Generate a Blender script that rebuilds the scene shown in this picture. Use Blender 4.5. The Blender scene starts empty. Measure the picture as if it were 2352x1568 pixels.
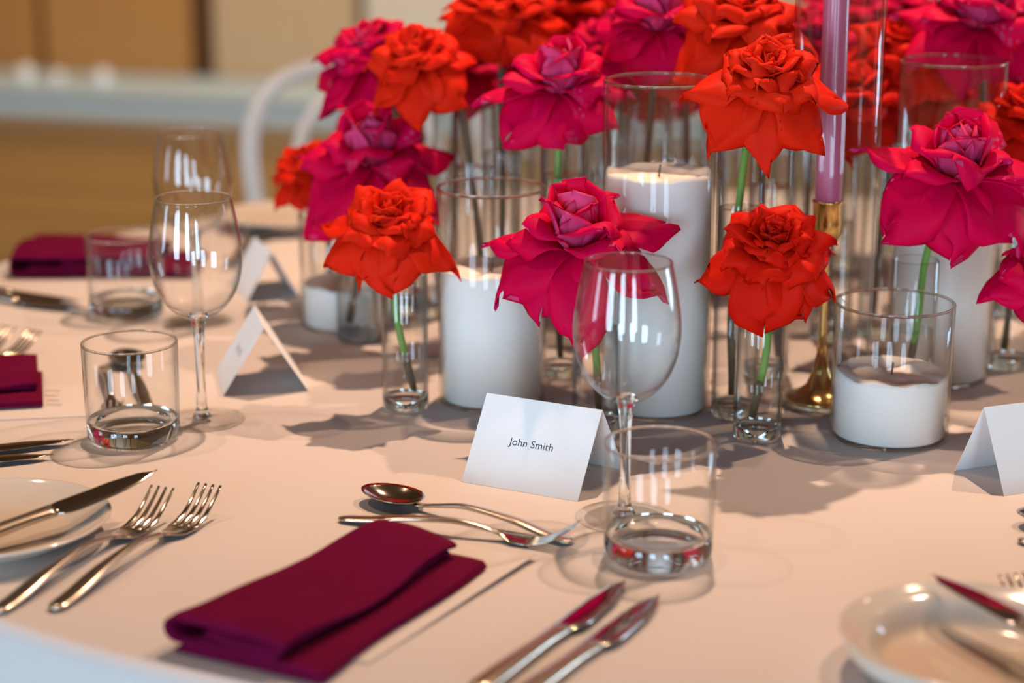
import bpy, bmesh, math, random
from mathutils import Vector, Matrix, Euler
from mathutils import noise as mnoise

C = bpy.context.scene.collection
SC = bpy.context.scene
R = math.radians
PI = math.pi
TZ = 0.75                                  # table top height
CAMZ = TZ + 0.514
PITCH = R(15.0)
FPX = 70.0 / 36.0 * 2352

# ------------------------------------------------------------------ camera
cam_d = bpy.data.cameras.new('camera')
cam = bpy.data.objects.new('camera', cam_d)
C.objects.link(cam)
cam.location = (0, 0, CAMZ)
cam.rotation_euler = (R(90) - PITCH, 0, 0)
cam_d.lens = 70.0
cam_d.sensor_width = 36.0
cam_d.sensor_fit = 'HORIZONTAL'
cam_d.clip_start = 0.05
cam_d.clip_end = 100
cam_d.dof.use_dof = True
cam_d.dof.focus_distance = 1.58
cam_d.dof.aperture_fstop = 2.9
cam_d.dof.aperture_blades = 9
SC.camera = cam

# ------------------------------------------------------------------ world, exposure
SC.view_settings.view_transform = 'Standard'
SC.view_settings.look = 'None'
SC.view_settings.exposure = 0.0
SC.view_settings.gamma = 1.0
SC.view_settings.use_curve_mapping = False
W = bpy.data.worlds.new('world')
SC.world = W
W.use_nodes = True
wn = W.node_tree.nodes
wn['Background'].inputs[0].default_value = (0.62, 0.82, 1.0, 1)
wn['Background'].inputs[1].default_value = 2.0

try:
    cy = SC.cycles
    cy.max_bounces = 14
    cy.diffuse_bounces = 4
    cy.glossy_bounces = 6
    cy.transmission_bounces = 12
    cy.transparent_max_bounces = 48
    cy.caustics_reflective = False
    cy.caustics_refractive = True
    cy.blur_glossy = 0.6
    cy.sample_clamp_indirect = 4.0
    cy.use_denoising = True
except Exception:
    pass

# room frame: the far wall runs slightly askew to the camera
ROOM_A = R(-15.9)
DU = Vector((math.cos(ROOM_A), math.sin(ROOM_A), 0))
DW = Vector((-math.sin(ROOM_A), math.cos(ROOM_A), 0))
ROOM_M = Matrix.Rotation(ROOM_A, 4, 'Z')
WALL_W = 8.14
FRONT_W = -3.2
LEFT_U = -6.6
RIGHT_U = 5.2
CEIL = 3.3


def room(u, w, z):
    return DU * u + DW * w + Vector((0, 0, z))


WARM = (1.0, 0.66, 0.445)


def spot(name, loc, target, energy, size_deg, blend=0.5, radius=0.05, color=WARM):
    d = bpy.data.lights.new(name, 'SPOT')
    d.energy = energy
    d.color = color
    d.spot_size = R(size_deg)
    d.spot_blend = blend
    d.shadow_soft_size = radius
    o = bpy.data.objects.new(name, d)
    C.objects.link(o)
    o.location = loc
    o.rotation_euler = (Vector(target) - Vector(loc)).to_track_quat('-Z', 'Y').to_euler()
    return o


# warm ceiling downlights over the table and the far side of the room, plus an added chair fill
spot('overhead_spot', (0.26, 2.62, 3.2), (0.12, 1.97, TZ), 285, 54, 1.0, 0.028)
spot('overhead_spot', (-1.35, 1.85, 3.2), (-0.08, 1.68, TZ), 45, 56, 0.9, 0.03)
spot('overhead_spot', (1.35, 2.2, 3.2), (0.0, 1.8, TZ), 125, 56, 0.9, 0.03)
spot('overhead_spot', (-0.7, 1.7, 3.2), (-0.15, 3.35, 0.75), 170, 24, 1.0, 0.04)  # added fill lamp, narrow cone only to warm and brighten the chair
BGW = (1.0, 0.78, 0.56)
spot('overhead_spot', (-1.9, 6.3, 3.2), (-1.8, 7.6, 0.4), 300, 120, 0.9, 0.06, BGW)
spot('overhead_spot', (1.0, 5.6, 3.2), (0.2, 7.4, 0.4), 300, 120, 0.9, 0.06, BGW)
spot('overhead_spot', (2.8, 3.2, 3.2), (2.8, 3.4, 0.4), 160, 120, 0.9, 0.06)

# daylight standing in the windows (u/w, width, height, sill)
WIN_FRONT = [(-2.7, 1.5), (-0.2, 1.0), (2.2, 1.1)]
WIN_LEFT = [(-1.9, 1.3)]
WIN_RIGHT = [(6.3, 2.4)]
WIN_SILL, WIN_H = 0.25, 1.75


def window_light(pos, normal, w, h, energy):
    d = bpy.data.lights.new('window_daylight', 'AREA')
    d.shape = 'RECTANGLE'
    d.size = w
    d.size_y = h
    d.energy = energy
    d.color = (0.55, 0.77, 1.0)
    o = bpy.data.objects.new('window_daylight', d)
    C.objects.link(o)
    o.location = pos
    o.rotation_euler = normal.to_track_quat('-Z', 'Z').to_euler()
    return o


for u, ww in WIN_FRONT:
    window_light(room(u, FRONT_W - 0.14, WIN_SILL + WIN_H / 2), DW, ww, WIN_H, 112 * ww)
for w, ww in WIN_LEFT:
    window_light(room(LEFT_U - 0.14, w, WIN_SILL + WIN_H / 2), DU, ww, WIN_H, 60 * ww)
for w, ww in WIN_RIGHT:
    window_light(room(RIGHT_U + 0.14, w, WIN_SILL + WIN_H / 2), -DU, ww, WIN_H, 110 * ww)


# ------------------------------------------------------------------ pixel helpers (2352 x 1568)
def ray(px, py):
    x = (px - 1176) / FPX
    y = (784 - py) / FPX
    d = Vector((x, y * math.sin(PITCH) + math.cos(PITCH), y * math.cos(PITCH) - math.sin(PITCH)))
    return d


def on_table(px, py, z=0.0):
    d = ray(px, py)
    t = (TZ + z - CAMZ) / d.z
    p = d * t
    return Vector((p.x, p.y, TZ + z))


def at_depth(px, py, Y):
    d = ray(px, py)
    p = d * (Y / d.y)
    return Vector((p.x, p.y, p.z + CAMZ))


def x_at(px, Y, z=0.0):
    """X of the pixel column px for a point standing at depth Y, height z over the table"""
    depth = Y * math.cos(PITCH) - (TZ + z - CAMZ) * math.sin(PITCH)
    return (px - 1176) / FPX * depth


# ------------------------------------------------------------------ materials
def new_mat(name):
    m = bpy.data.materials.new(name)
    m.use_nodes = True
    nt = m.node_tree
    nt.nodes.clear()
    out = nt.nodes.new('ShaderNodeOutputMaterial')
    return m, nt, out


SSS_R = (0.014, 0.012, 0.010)


def pbr(name, color, rough=0.5, metal=0.0, noise_amt=0.0, noise_scale=40.0, bump=0.0, bump_scale=200.0,
        sheen=0.0, spec=0.5, sss=0.0, coat=0.0, stretch=None, color2=None, trans=0.0):
    m, nt, out = new_mat(name)
    b = nt.nodes.new('ShaderNodeBsdfPrincipled')
    nt.links.new(b.outputs[0], out.inputs[0])
    b.inputs['Base Color'].default_value = (*color, 1)
    b.inputs['Roughness'].default_value = rough
    b.inputs['Metallic'].default_value = metal
    b.inputs['Specular IOR Level'].default_value = spec
    if sheen:
        b.inputs['Sheen Weight'].default_value = sheen
        b.inputs['Sheen Roughness'].default_value = 0.4
    if sss:
        b.inputs['Subsurface Weight'].default_value = sss
        b.inputs['Subsurface Radius'].default_value = SSS_R
        b.inputs['Subsurface Scale'].default_value = 1.0
    if coat:
        b.inputs['Coat Weight'].default_value = coat
    tc = nt.nodes.new('ShaderNodeTexCoord')
    mp = nt.nodes.new('ShaderNodeMapping')
    nt.links.new(tc.outputs['Object'], mp.inputs[0])
    if stretch:
        mp.inputs['Scale'].default_value = stretch
    if noise_amt or color2:
        n = nt.nodes.new('ShaderNodeTexNoise')
        n.inputs['Scale'].default_value = noise_scale
        n.inputs['Detail'].default_value = 4
        nt.links.new(mp.outputs[0], n.inputs['Vector'])
        mx = nt.nodes.new('ShaderNodeMix')
        mx.data_type = 'RGBA'
        c2 = color2 if color2 else tuple(c * (1 - noise_amt) for c in color)
        mx.inputs['A'].default_value = (*color, 1)
        mx.inputs['B'].default_value = (*c2, 1)
        nt.links.new(n.outputs['Fac'], mx.inputs['Factor'])
        nt.links.new(mx.outputs['Result'], b.inputs['Base Color'])
    if bump:
        n2 = nt.nodes.new('ShaderNodeTexNoise')
        n2.inputs['Scale'].default_value = bump_scale
        n2.inputs['Detail'].default_value = 3
        nt.links.new(mp.outputs[0], n2.inputs['Vector'])
        bp = nt.nodes.new('ShaderNodeBump')
        bp.inputs['Strength'].default_value = bump
        bp.inputs['Distance'].default_value = 0.001
        nt.links.new(n2.outputs['Fac'], bp.inputs['Height'])
        nt.links.new(bp.outputs[0], b.inputs['Normal'])
    return m


def petal_mat(name, c1, c2, rough=0.55, sheen=0.0, transl=0.3, tcol=None):
    """velvety petal: diffuse + light passing through the thin tissue, veined along the petal"""
    m, nt, out = new_mat(name)
    L = nt.links
    tc = nt.nodes.new('ShaderNodeTexCoord')
    n = nt.nodes.new('ShaderNodeTexNoise')
    n.inputs['Scale'].default_value = 30
    n.inputs['Detail'].default_value = 3
    L.new(tc.outputs['Object'], n.inputs['Vector'])
    mx = nt.nodes.new('ShaderNodeMix')
    mx.data_type = 'RGBA'
    mx.inputs['A'].default_value = (*c1, 1)
    mx.inputs['B'].default_value = (*c2, 1)
    cr = nt.nodes.new('ShaderNodeMapRange')
    cr.inputs['From Min'].default_value = 0.3
    cr.inputs['From Max'].default_value = 0.7
    L.new(n.outputs['Fac'], cr.inputs['Value'])
    L.new(cr.outputs[0], mx.inputs['Factor'])
    b = nt.nodes.new('ShaderNodeBsdfPrincipled')
    b.inputs['Roughness'].default_value = rough
    b.inputs['Specular IOR Level'].default_value = 0.07
    if sheen:
        b.inputs['Sheen Weight'].default_value = sheen
        b.inputs['Sheen Roughness'].default_value = 0.45
        b.inputs['Sheen Tint'].default_value = (1.0, 0.55, 0.8, 1)
    L.new(mx.outputs['Result'], b.inputs['Base Color'])
    t = nt.nodes.new('ShaderNodeBsdfTranslucent')
    t.inputs[0].default_value = (*(tcol or c1), 1)
    n2 = nt.nodes.new('ShaderNodeTexNoise')
    n2.inputs['Scale'].default_value = 260
    L.new(tc.outputs['Object'], n2.inputs['Vector'])
    bp = nt.nodes.new('ShaderNodeBump')
    bp.inputs['Strength'].default_value = 0.12
    bp.inputs['Distance'].default_value = 0.001
    L.new(n2.outputs['Fac'], bp.inputs['Height'])
    L.new(bp.outputs[0], b.inputs['Normal'])
    s = nt.nodes.new('ShaderNodeMixShader')
    s.inputs[0].default_value = transl
    L.new(b.outputs[0], s.inputs[1])
    L.new(t.outputs[0], s.inputs[2])
    L.new(s.outputs[0], out.inputs[0])
    return m


def thin_glass(name, tint=(0.993, 0.996, 0.994), edge=(0.66, 0.69, 0.67), f0=0.022, ex=4.5):
    """thin-walled clear glass: what passes goes straight on, Schlick reflection, longer path = darker at grazing"""
    m, nt, out = new_mat(name)
    L = nt.links
    lw = nt.nodes.new('ShaderNodeLayerWeight')
    lw.inputs['Blend'].default_value = 0.5
    p5 = nt.nodes.new('ShaderNodeMath'); p5.operation = 'POWER'; p5.inputs[1].default_value = 5
    L.new(lw.outputs['Facing'], p5.inputs[0])
    ml = nt.nodes.new('ShaderNodeMath'); ml.operation = 'MULTIPLY_ADD'
    ml.inputs[1].default_value = 1 - f0; ml.inputs[2].default_value = f0
    L.new(p5.outputs[0], ml.inputs[0])
    p6 = nt.nodes.new('ShaderNodeMath'); p6.operation = 'POWER'; p6.inputs[1].default_value = ex
    L.new(lw.outputs['Facing'], p6.inputs[0])
    mx = nt.nodes.new('ShaderNodeMix'); mx.data_type = 'RGBA'
    mx.inputs['A'].default_value = (*tint, 1)
    mx.inputs['B'].default_value = (*edge, 1)
    L.new(p6.outputs[0], mx.inputs['Factor'])
    tr = nt.nodes.new('ShaderNodeBsdfTransparent')
    L.new(mx.outputs['Result'], tr.inputs[0])
    gl = nt.nodes.new('ShaderNodeBsdfGlossy')
    gl.inputs['Roughness'].default_value = 0.0
    s = nt.nodes.new('ShaderNodeMixShader')
    L.new(ml.outputs[0], s.inputs[0])
    L.new(tr.outputs[0], s.inputs[1])
    L.new(gl.outputs[0], s.inputs[2])
    L.new(s.outputs[0], out.inputs[0])
    return m


def solid_glass(name, color=(1, 1, 1), ior=1.5):
    m, nt, out = new_mat(name)
    g = nt.nodes.new('ShaderNodeBsdfGlass')
    g.inputs['Color'].default_value = (*color, 1)
    g.inputs['Roughness'].default_value = 0.0
    g.inputs['IOR'].default_value = ior
    nt.links.new(g.outputs[0], out.inputs[0])
    return m


def wood_mat(name, c1, c2, scale=6, stretch=(1, 1, 12), rough=0.5):
    return pbr(name, c1, rough, color2=c2, noise_scale=scale, stretch=stretch)


M = {}
M['cloth'] = pbr('cloth_white', (0.66, 0.60, 0.575), 0.85, noise_amt=0.03, noise_scale=9, bump=0.12, bump_scale=900, spec=0.2)
M['napkin'] = pbr('napkin_burgundy', (0.150, 0.0035, 0.036), 0.9, noise_amt=0.25, noise_scale=30, bump=0.35, bump_scale=700, spec=0.04)
M['card'] = pbr('card_white', (0.86, 0.86, 0.86), 0.7, spec=0.25, bump=0.03, bump_scale=600)
M['menu'] = pbr('menu_stock_cream', (0.69, 0.63, 0.60), 0.75, spec=0.2, bump=0.03, bump_scale=600)
M['ink'] = pbr('ink_teal', (0.02, 0.06, 0.075), 0.6)
M['ink_grey'] = pbr('ink_grey', (0.35, 0.30, 0.28), 0.6)
M['steel'] = pbr('steel_polished', (0.66, 0.59, 0.50), 0.10, 1.0)
M['steel_brushed'] = pbr('steel_satin', (0.62, 0.54, 0.44), 0.24, 1.0)
M['blade'] = pbr('steel_blade', (0.68, 0.62, 0.56), 0.07, 1.0)
M['porcelain'] = pbr('porcelain_white', (0.67, 0.58, 0.49), 0.12, spec=0.5, coat=0.3)
M['wax'] = pbr('wax_sand', (0.93, 0.88, 0.82), 0.85, noise_amt=0.05, noise_scale=500, bump=0.25, bump_scale=1300, spec=0.2, sss=0.3)
M['wick'] = pbr('wick_dark', (0.10, 0.08, 0.06), 0.9)
M['taper'] = pbr('taper_pink', (0.47, 0.105, 0.19), 0.30, spec=0.5, coat=0.15)
M['brass'] = pbr('brass_satin', (0.72, 0.47, 0.17), 0.2, 1.0)
M['stem'] = pbr('stem_green', (0.13, 0.32, 0.05), 0.45)
M['stem_brown'] = pbr('stem_brown', (0.085, 0.055, 0.022), 0.5)
M['sepal'] = pbr('sepal_green', (0.10, 0.22, 0.05), 0.5)
M['glass'] = thin_glass('clear_thin_glass')
M['glass_wine'] = thin_glass('clear_crystal', (0.995, 0.997, 0.996), (0.50, 0.51, 0.50), 0.035)
M['glass_foot'] = thin_glass('clear_foot_glass', (0.997, 0.998, 0.997), (0.85, 0.86, 0.85), 0.02, 6)
M['glass_vase'] = thin_glass('clear_vase_glass', (0.99, 0.993, 0.991), (0.36, 0.36, 0.34), 0.04, 2.6)
M['pane'] = thin_glass('window_glass')
M['glass_solid'] = solid_glass('clear_solid_glass', (0.985, 0.992, 0.985), 1.5)
M['water'] = solid_glass('water', (0.99, 0.995, 0.99), 1.33)
M['water_thin'] = thin_glass('still_water', (0.995, 0.997, 0.996), (0.55, 0.56, 0.54), 0.02)
M['red_in'] = petal_mat('petal_red', (0.86, 0.018, 0.004), (0.72, 0.008, 0.003), transl=0.28)
M['red_out'] = petal_mat('petal_red_reverse', (0.74, 0.022, 0.010), (0.62, 0.012, 0.006), transl=0.28)
M['orange_in'] = petal_mat('petal_orange_red', (0.92, 0.030, 0.006), (0.84, 0.016, 0.004), transl=0.28)
M['orange_out'] = petal_mat('petal_orange_red_reverse', (0.84, 0.036, 0.012), (0.72, 0.020, 0.008), transl=0.28)
M['mag_in'] = petal_mat('petal_magenta', (0.84, 0.001, 0.062), (0.74, 0.001, 0.085), transl=0.30)
M['mag_out'] = petal_mat('petal_magenta_reverse', (0.82, 0.090, 0.26), (0.70, 0.035, 0.17), transl=0.24, tcol=(0.8, 0.003, 0.06))
M['chair'] = pbr('chair_white_paint', (0.78, 0.74, 0.69), 0.4, noise_amt=0.03)
M['platform'] = pbr('platform_pale', (0.50, 0.64, 0.72), 0.6, noise_amt=0.04, noise_scale=3)
M['jar'] = pbr('jar_white', (0.82, 0.80, 0.80), 0.35)
M['panel_a'] = wood_mat('panel_oak_warm', (0.44, 0.21, 0.055), (0.38, 0.17, 0.045), 3, (6, 6, 0.6))
M['panel_b'] = wood_mat('panel_oak_mid', (0.47, 0.235, 0.07), (0.41, 0.195, 0.055), 3, (6, 6, 0.6))
M['panel_c'] = wood_mat('panel_oak_lit', (0.56, 0.40, 0.25), (0.50, 0.34, 0.20), 3, (6, 6, 0.6))  # panel tones step lighter to carry the light gradient along the wall
M['panel_d'] = wood_mat('panel_lit_bright', (0.66, 0.58, 0.48), (0.62, 0.54, 0.44), 3, (6, 6, 0.6))  # brightest step of that gradient, light put into the panel colour
M['dark_wood'] = wood_mat('gap_dark_wood', (0.10, 0.038, 0.008), (0.07, 0.028, 0.006), 3, (6, 6, 0.6))
M['plank'] = wood_mat('plank_olive_oak', (0.26, 0.155, 0.045), (0.20, 0.115, 0.032), 3, (0.8, 9, 9), 0.45)
M['plank_dark'] = wood_mat('plank_dark_oak', (0.20, 0.112, 0.032), (0.165, 0.09, 0.025), 3, (0.8, 9, 9), 0.45)
M['ceiling'] = wood_mat('ceiling_brown_wood', (0.17, 0.09, 0.04), (0.13, 0.065, 0.03), 2, (1, 8, 8), 0.6)
M['plaster'] = pbr('plaster_warm', (0.50, 0.40, 0.30), 0.9, noise_amt=0.04, noise_scale=2)
M['frame'] = pbr('window_frame_dark', (0.10, 0.07, 0.05), 0.5)


# ------------------------------------------------------------------ object helpers
def link(name, me, mat, parent=None, smooth=True):
    if mat is not None:
        for k in (mat if isinstance(mat, (list, tuple)) else [mat]):
            me.materials.append(M[k])
    if smooth:
        for p in me.polygons:
            p.use_smooth = True
    o = bpy.data.objects.new(name, me)
    C.objects.link(o)
    if parent is not None:
        o.parent = parent
    return o


def mesh(name, verts, faces):
    me = bpy.data.meshes.new(name)
    me.from_pydata([tuple(v) for v in verts], [], faces)
    me.update()
    return me


def from_bm(name, bm):
    me = bpy.data.meshes.new(name)
    bmesh.ops.recalc_face_normals(bm, faces=bm.faces)
    bm.to_mesh(me)
    bm.free()
    return me


def tag(o, label=None, cat=None, group=None, kind=None):
    if label: o['label'] = label
    if cat: o['category'] = cat
    if group: o['group'] = group
    if kind: o['kind'] = kind
    return o


def thing(name, label, cat, loc=(0, 0, 0), rz=0.0, group=None):
    o = bpy.data.objects.new(name, None)
    o.empty_display_size = 0.05
    C.objects.link(o)
    o.location = loc
    o.rotation_euler = (0, 0, rz)
    return tag(o, label, cat, group)


def lathe(name, prof, seg=48, closed=False):
    """revolve (r, z) profile; r = 0 ends become poles. closed = loop profile (solid of revolution shell)"""
    verts, faces, rings = [], [], []
    for r, z in prof:
        if r < 1e-7:
            rings.append([len(verts)])
            verts.append((0, 0, z))
        else:
            rings.append(list(range(len(verts), len(verts) + seg)))
            for i in range(seg):
                a = 2 * PI * i / seg
                verts.append((r * math.cos(a), r * math.sin(a), z))
    n = len(rings)
    for k in range(n if closed else n - 1):
        A, B = rings[k], rings[(k + 1) % n]
        for i in range(seg):
            j = (i + 1) % seg
            if len(A) == 1 and len(B) == 1:
                continue
            if len(A) == 1:
                faces.append((A[0], B[j], B[i]))
            elif len(B) == 1:
                faces.append((A[i], A[j], B[0]))
            else:
                faces.append((A[i], A[j], B[j], B[i]))
    me = mesh(name, verts, faces)
    bm = bmesh.new()
    bm.from_mesh(me)
    bmesh.ops.recalc_face_normals(bm, faces=bm.faces)
    bm.to_mesh(me)
    bm.free()
    return me


def tube(name, pts, rad, seg=10, cap=True):
    """tube along points; rad a number or list; (ry, rz) ok through list of floats"""
    pts = [Vector(p) for p in pts]
    n = len(pts)
    rads = rad if isinstance(rad, (list, tuple)) else [rad] * n
    verts, faces = [], []
    up = Vector((0, 0, 1))
    t0 = (pts[1] - pts[0]).normalized()
    ref = up if abs(t0.dot(up)) < 0.9 else Vector((1, 0, 0))
    nrm = t0.cross(ref).normalized()
    for i in range(n):
        t = (pts[min(i + 1, n - 1)] - pts[max(i - 1, 0)]).normalized()
        nrm = (nrm - t * nrm.dot(t)).normalized()
        bn = t.cross(nrm)
        for k in range(seg):
            a = 2 * PI * k / seg
            verts.append(pts[i] + (nrm * math.cos(a) + bn * math.sin(a)) * rads[i])
    for i in range(n - 1):
        for k in range(seg):
            k2 = (k + 1) % seg
            faces.append((i * seg + k, i * seg + k2, (i + 1) * seg + k2, (i + 1) * seg + k))
    if cap:
        faces.append(tuple(range(seg - 1, -1, -1)))
        faces.append(tuple((n - 1) * seg + k for k in range(seg)))
    return mesh(name, verts, faces)


def spline(pts, n=8):
    """Catmull-Rom through points"""
    pts = [Vector(p) for p in pts]
    P = [pts[0] * 2 - pts[1]] + pts + [pts[-1] * 2 - pts[-2]]
    out = []
    for i in range(1, len(P) - 2):
        p0, p1, p2, p3 = P[i - 1], P[i], P[i + 1], P[i + 2]
        for k in range(n):
            t = k / n
            out.append(0.5 * ((2 * p1) + (p2 - p0) * t + (2 * p0 - 5 * p1 + 4 * p2 - p3) * t * t + (3 * p1 - p0 - 3 * p2 + p3) * t ** 3))
    out.append(pts[-1].copy())
    return out


def box_bm(bm, x0, x1, y0, y1, z0, z1, bevel=0.0, mtx=None):
    vs = [bm.verts.new((x, y, z)) for x in (x0, x1) for y in (y0, y1) for z in (z0, z1)]
    idx = [(0, 1, 3, 2), (4, 6, 7, 5), (0, 4, 5, 1), (2, 3, 7, 6), (0, 2, 6, 4), (1, 5, 7, 3)]
    fs = [bm.faces.new([vs[i] for i in f]) for f in idx]
    if bevel:
        es = list({e for f in fs for e in f.edges})
        r = bmesh.ops.bevel(bm, geom=es, offset=bevel, segments=2, affect='EDGES', profile=0.5)
    if mtx is not None:
        bmesh.ops.transform(bm, matrix=mtx, verts=bm.verts)
    return fs


def box(name, x0, x1, y0, y1, z0, z1, mat, parent=None, bevel=0.0, mtx=None):
    bm = bmesh.new()
    box_bm(bm, x0, x1, y0, y1, z0, z1, bevel, mtx)
    return link(name, from_bm(name, bm), mat, parent, smooth=False)


def interp(xs, ys, x):
    """smooth cubic (monotone-ish Hermite) through the table"""
    n = len(xs)
    if x <= xs[0]: return ys[0]
    if x >= xs[-1]: return ys[-1]
    dl = [(ys[k + 1] - ys[k]) / (xs[k + 1] - xs[k]) for k in range(n - 1)]
    m = [dl[0]] + [0.0 if dl[k - 1] * dl[k] <= 0 else 2 * dl[k - 1] * dl[k] / (dl[k - 1] + dl[k]) for k in range(1, n - 1)] + [dl[-1]]
    for k in range(n - 1):
        if x <= xs[k + 1]:
            h = xs[k + 1] - xs[k]
            t = (x - xs[k]) / h
            return (2 * t ** 3 - 3 * t * t + 1) * ys[k] + (t ** 3 - 2 * t * t + t) * h * m[k] + (3 * t * t - 2 * t ** 3) * ys[k + 1] + (t ** 3 - t * t) * h * m[k + 1]
    return ys[-1]


def lerp_tab(xs, ys, x):
    if x <= xs[0]: return ys[0]
    for i in range(len(xs) - 1):
        if x <= xs[i + 1]:
            t = (x - xs[i]) / (xs[i + 1] - xs[i])
            return ys[i] * (1 - t) + ys[i + 1] * t
    return ys[-1]


# ================================================================== ROOM
def struct(o):
    o['kind'] = 'structure'
    return o


# floor with separate boards (boards run along the far wall)
fl = struct(box('floor', LEFT_U, RIGHT_U, FRONT_W, WALL_W + 0.3, -0.08, -0.022, 'dark_wood', mtx=ROOM_M))
pl_me = {}
rnd = random.Random(5)
PW = 0.14
nb = int((WALL_W + 0.3 - 2.2) / PW)
for i in range(nb):
    w0 = 2.2 + i * PW
    cuts = [LEFT_U] + sorted([LEFT_U + rnd.uniform(1.2, 3.6), LEFT_U + rnd.uniform(5.2, 8.2)]) + [RIGHT_U]
    for a, b in zip(cuts[:-1], cuts[1:]):
        kind = 'plank_dark' if rnd.random() < 0.35 else 'plank'
        key = kind
        if key not in pl_me:
            bm = bmesh.new()
            box_bm(bm, -0.5, 0.5, -PW / 2 + 0.001, PW / 2 - 0.001, -0.02, 0)
            me = from_bm('plank', bm)
            me.materials.append(M[kind])
            pl_me[key] = me
        o = bpy.data.objects.new('plank', pl_me[key])
        C.objects.link(o)
        o.parent = fl
        o.location = room((a + b) / 2, w0 + PW / 2, rnd.uniform(-0.0015, 0.0))
        o.rotation_euler = (0, 0, ROOM_A)
        o.scale = (b - a - 0.003, 1, 1)
box('board_field', LEFT_U, RIGHT_U, FRONT_W, 2.2, -0.022, 0.0, 'plank', fl, mtx=ROOM_M)

struct(box('ceiling', LEFT_U, RIGHT_U, FRONT_W, WALL_W + 0.3, CEIL, CEIL + 0.1, 'ceiling', mtx=ROOM_M))
wb = struct(box('wall_back', LEFT_U, RIGHT_U, WALL_W + 0.06, WALL_W + 0.2, 0, CEIL, 'dark_wood', mtx=ROOM_M))


def u_on_wall(px, w=WALL_W):
    d = ray(px, 110)
    t = w / d.dot(DW)
    return (d * t).dot(DU)


edges = [(LEFT_U, u_on_wall(86), 'panel_a'), (u_on_wall(106), u_on_wall(436), 'panel_b'),
         (u_on_wall(492), u_on_wall(816), 'panel_c'), (u_on_wall(840), u_on_wall(1250), 'panel_d'),
         (u_on_wall(1300), u_on_wall(1700), 'panel_c'), (u_on_wall(1750), u_on_wall(2150), 'panel_c'),
         (u_on_wall(2200), RIGHT_U, 'panel_c')]
for a, b, mk in edges:
    box('panel', a, b, WALL_W, WALL_W + 0.055, 0, CEIL, mk, wb, bevel=0.004, mtx=ROOM_M)


def wall_with_windows(name, along0, along1, pos, thick, axis, wins):
    bm = bmesh.new()

    def add(a0, a1, z0, z1):
        if axis == 'u':
            box_bm(bm, a0, a1, pos - thick, pos, z0, z1)
        else:
            box_bm(bm, pos - thick, pos, a0, a1, z0, z1)
    cur = along0
    for c, wd in sorted(wins):
        add(cur, c - wd / 2, 0, CEIL)
        add(c - wd / 2, c + wd / 2, 0, WIN_SILL)
        add(c - wd / 2, c + wd / 2, WIN_SILL + WIN_H, CEIL)
        cur = c + wd / 2
    add(cur, along1, 0, CEIL)
    bmesh.ops.transform(bm, matrix=ROOM_M, verts=bm.verts)
    return struct(link(name, from_bm(name, bm), 'plaster', None, False))


wall_with_windows('wall_front', LEFT_U, RIGHT_U, FRONT_W, 0.12, 'u', WIN_FRONT)
wall_with_windows('wall_left', FRONT_W, WALL_W, LEFT_U, 0.12, 'w', WIN_LEFT)
wall_with_windows('wall_right', FRONT_W, WALL_W, RIGHT_U + 0.12, 0.12, 'w', WIN_RIGHT)
wi = 0
for axis, wins, pos in (('u', WIN_FRONT, FRONT_W), ('w', WIN_LEFT, LEFT_U), ('w', WIN_RIGHT, RIGHT_U + 0.12)):
    for c, wd in wins:
        wi += 1
        bm = bmesh.new()
        f = 0.05
        x0, x1, z0, z1 = c - wd / 2, c + wd / 2, WIN_SILL, WIN_SILL + WIN_H
        for a0, a1, b0, b1 in ((x0, x0 + f, z0, z1), (x1 - f, x1, z0, z1), (x0 + f, x1 - f, z0, z0 + f), (x0 + f, x1 - f, z1 - f, z1),
                               (c - 0.02, c + 0.02, z0 + f, z1 - f)):
            if axis == 'u':
                box_bm(bm, a0, a1, pos - 0.09, pos - 0.03, b0, b1)
            else:
                box_bm(bm, pos - 0.09, pos - 0.03, a0, a1, b0, b1)
        bmesh.ops.transform(bm, matrix=ROOM_M, verts=bm.verts)
        fo = struct(link('window_%d' % wi, from_bm('window', bm), 'frame', None, False))
        for a0, a1 in ((x0 + f, c - 0.02), (c + 0.02, x1 - f)):
            if axis == 'u':
                box('pane', a0, a1, pos - 0.063, pos - 0.057, z0 + f, z1 - f, 'pane', fo, mtx=ROOM_M)
            else:
                box('pane', pos - 0.063, pos - 0.057, a0, a1, z0 + f, z1 - f, 'pane', fo, mtx=ROOM_M)

# ------------------------------------------------------------------ pale low platform along the far wall, white jars on it
PF = WALL_W - 0.62
pt = thing('low_platform', 'long pale grey low platform against the wood panelled far wall', 'platform', room(0, PF, 0), ROOM_A)
box('platform_body', -6.4, 3.6, 0.02, 0.60, 0, 0.09, 'platform', pt, bevel=0.004)
box('platform_top', -6.42, 3.62, 0, 0.60, 0.09, 0.115, 'platform', pt, bevel=0.005)


def jar_mesh():
    return lathe('jar', [(0, 0), (0.034, 0), (0.04, 0.006), (0.043, 0.04), (0.038, 0.075), (0.034, 0.085), (0.031, 0.085),
                         (0.034, 0.074), (0.039, 0.04), (0.036, 0.008), (0, 0.006)], 24)


for px, lab, s in ((62, 'white jar at the end of the pale platform, before the wood panel joint', 0.85),
                   (135, 'smallest white jar on the pale platform, in the middle of three', 0.65),
                   (238, 'white jar on the pale platform nearest the wide dark wall gap', 0.8)):
    d = ray(px, 205)
    t = (PF + 0.2) / d.dot(DW)
    p = d * t
    o = link('white_jar', jar_mesh(), 'jar')
    o.location = (p.x, p.y, 0.115)
    o.scale = (s, s, s)
    tag(o, lab, 'jar', 'white jars on the pale platform')

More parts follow.
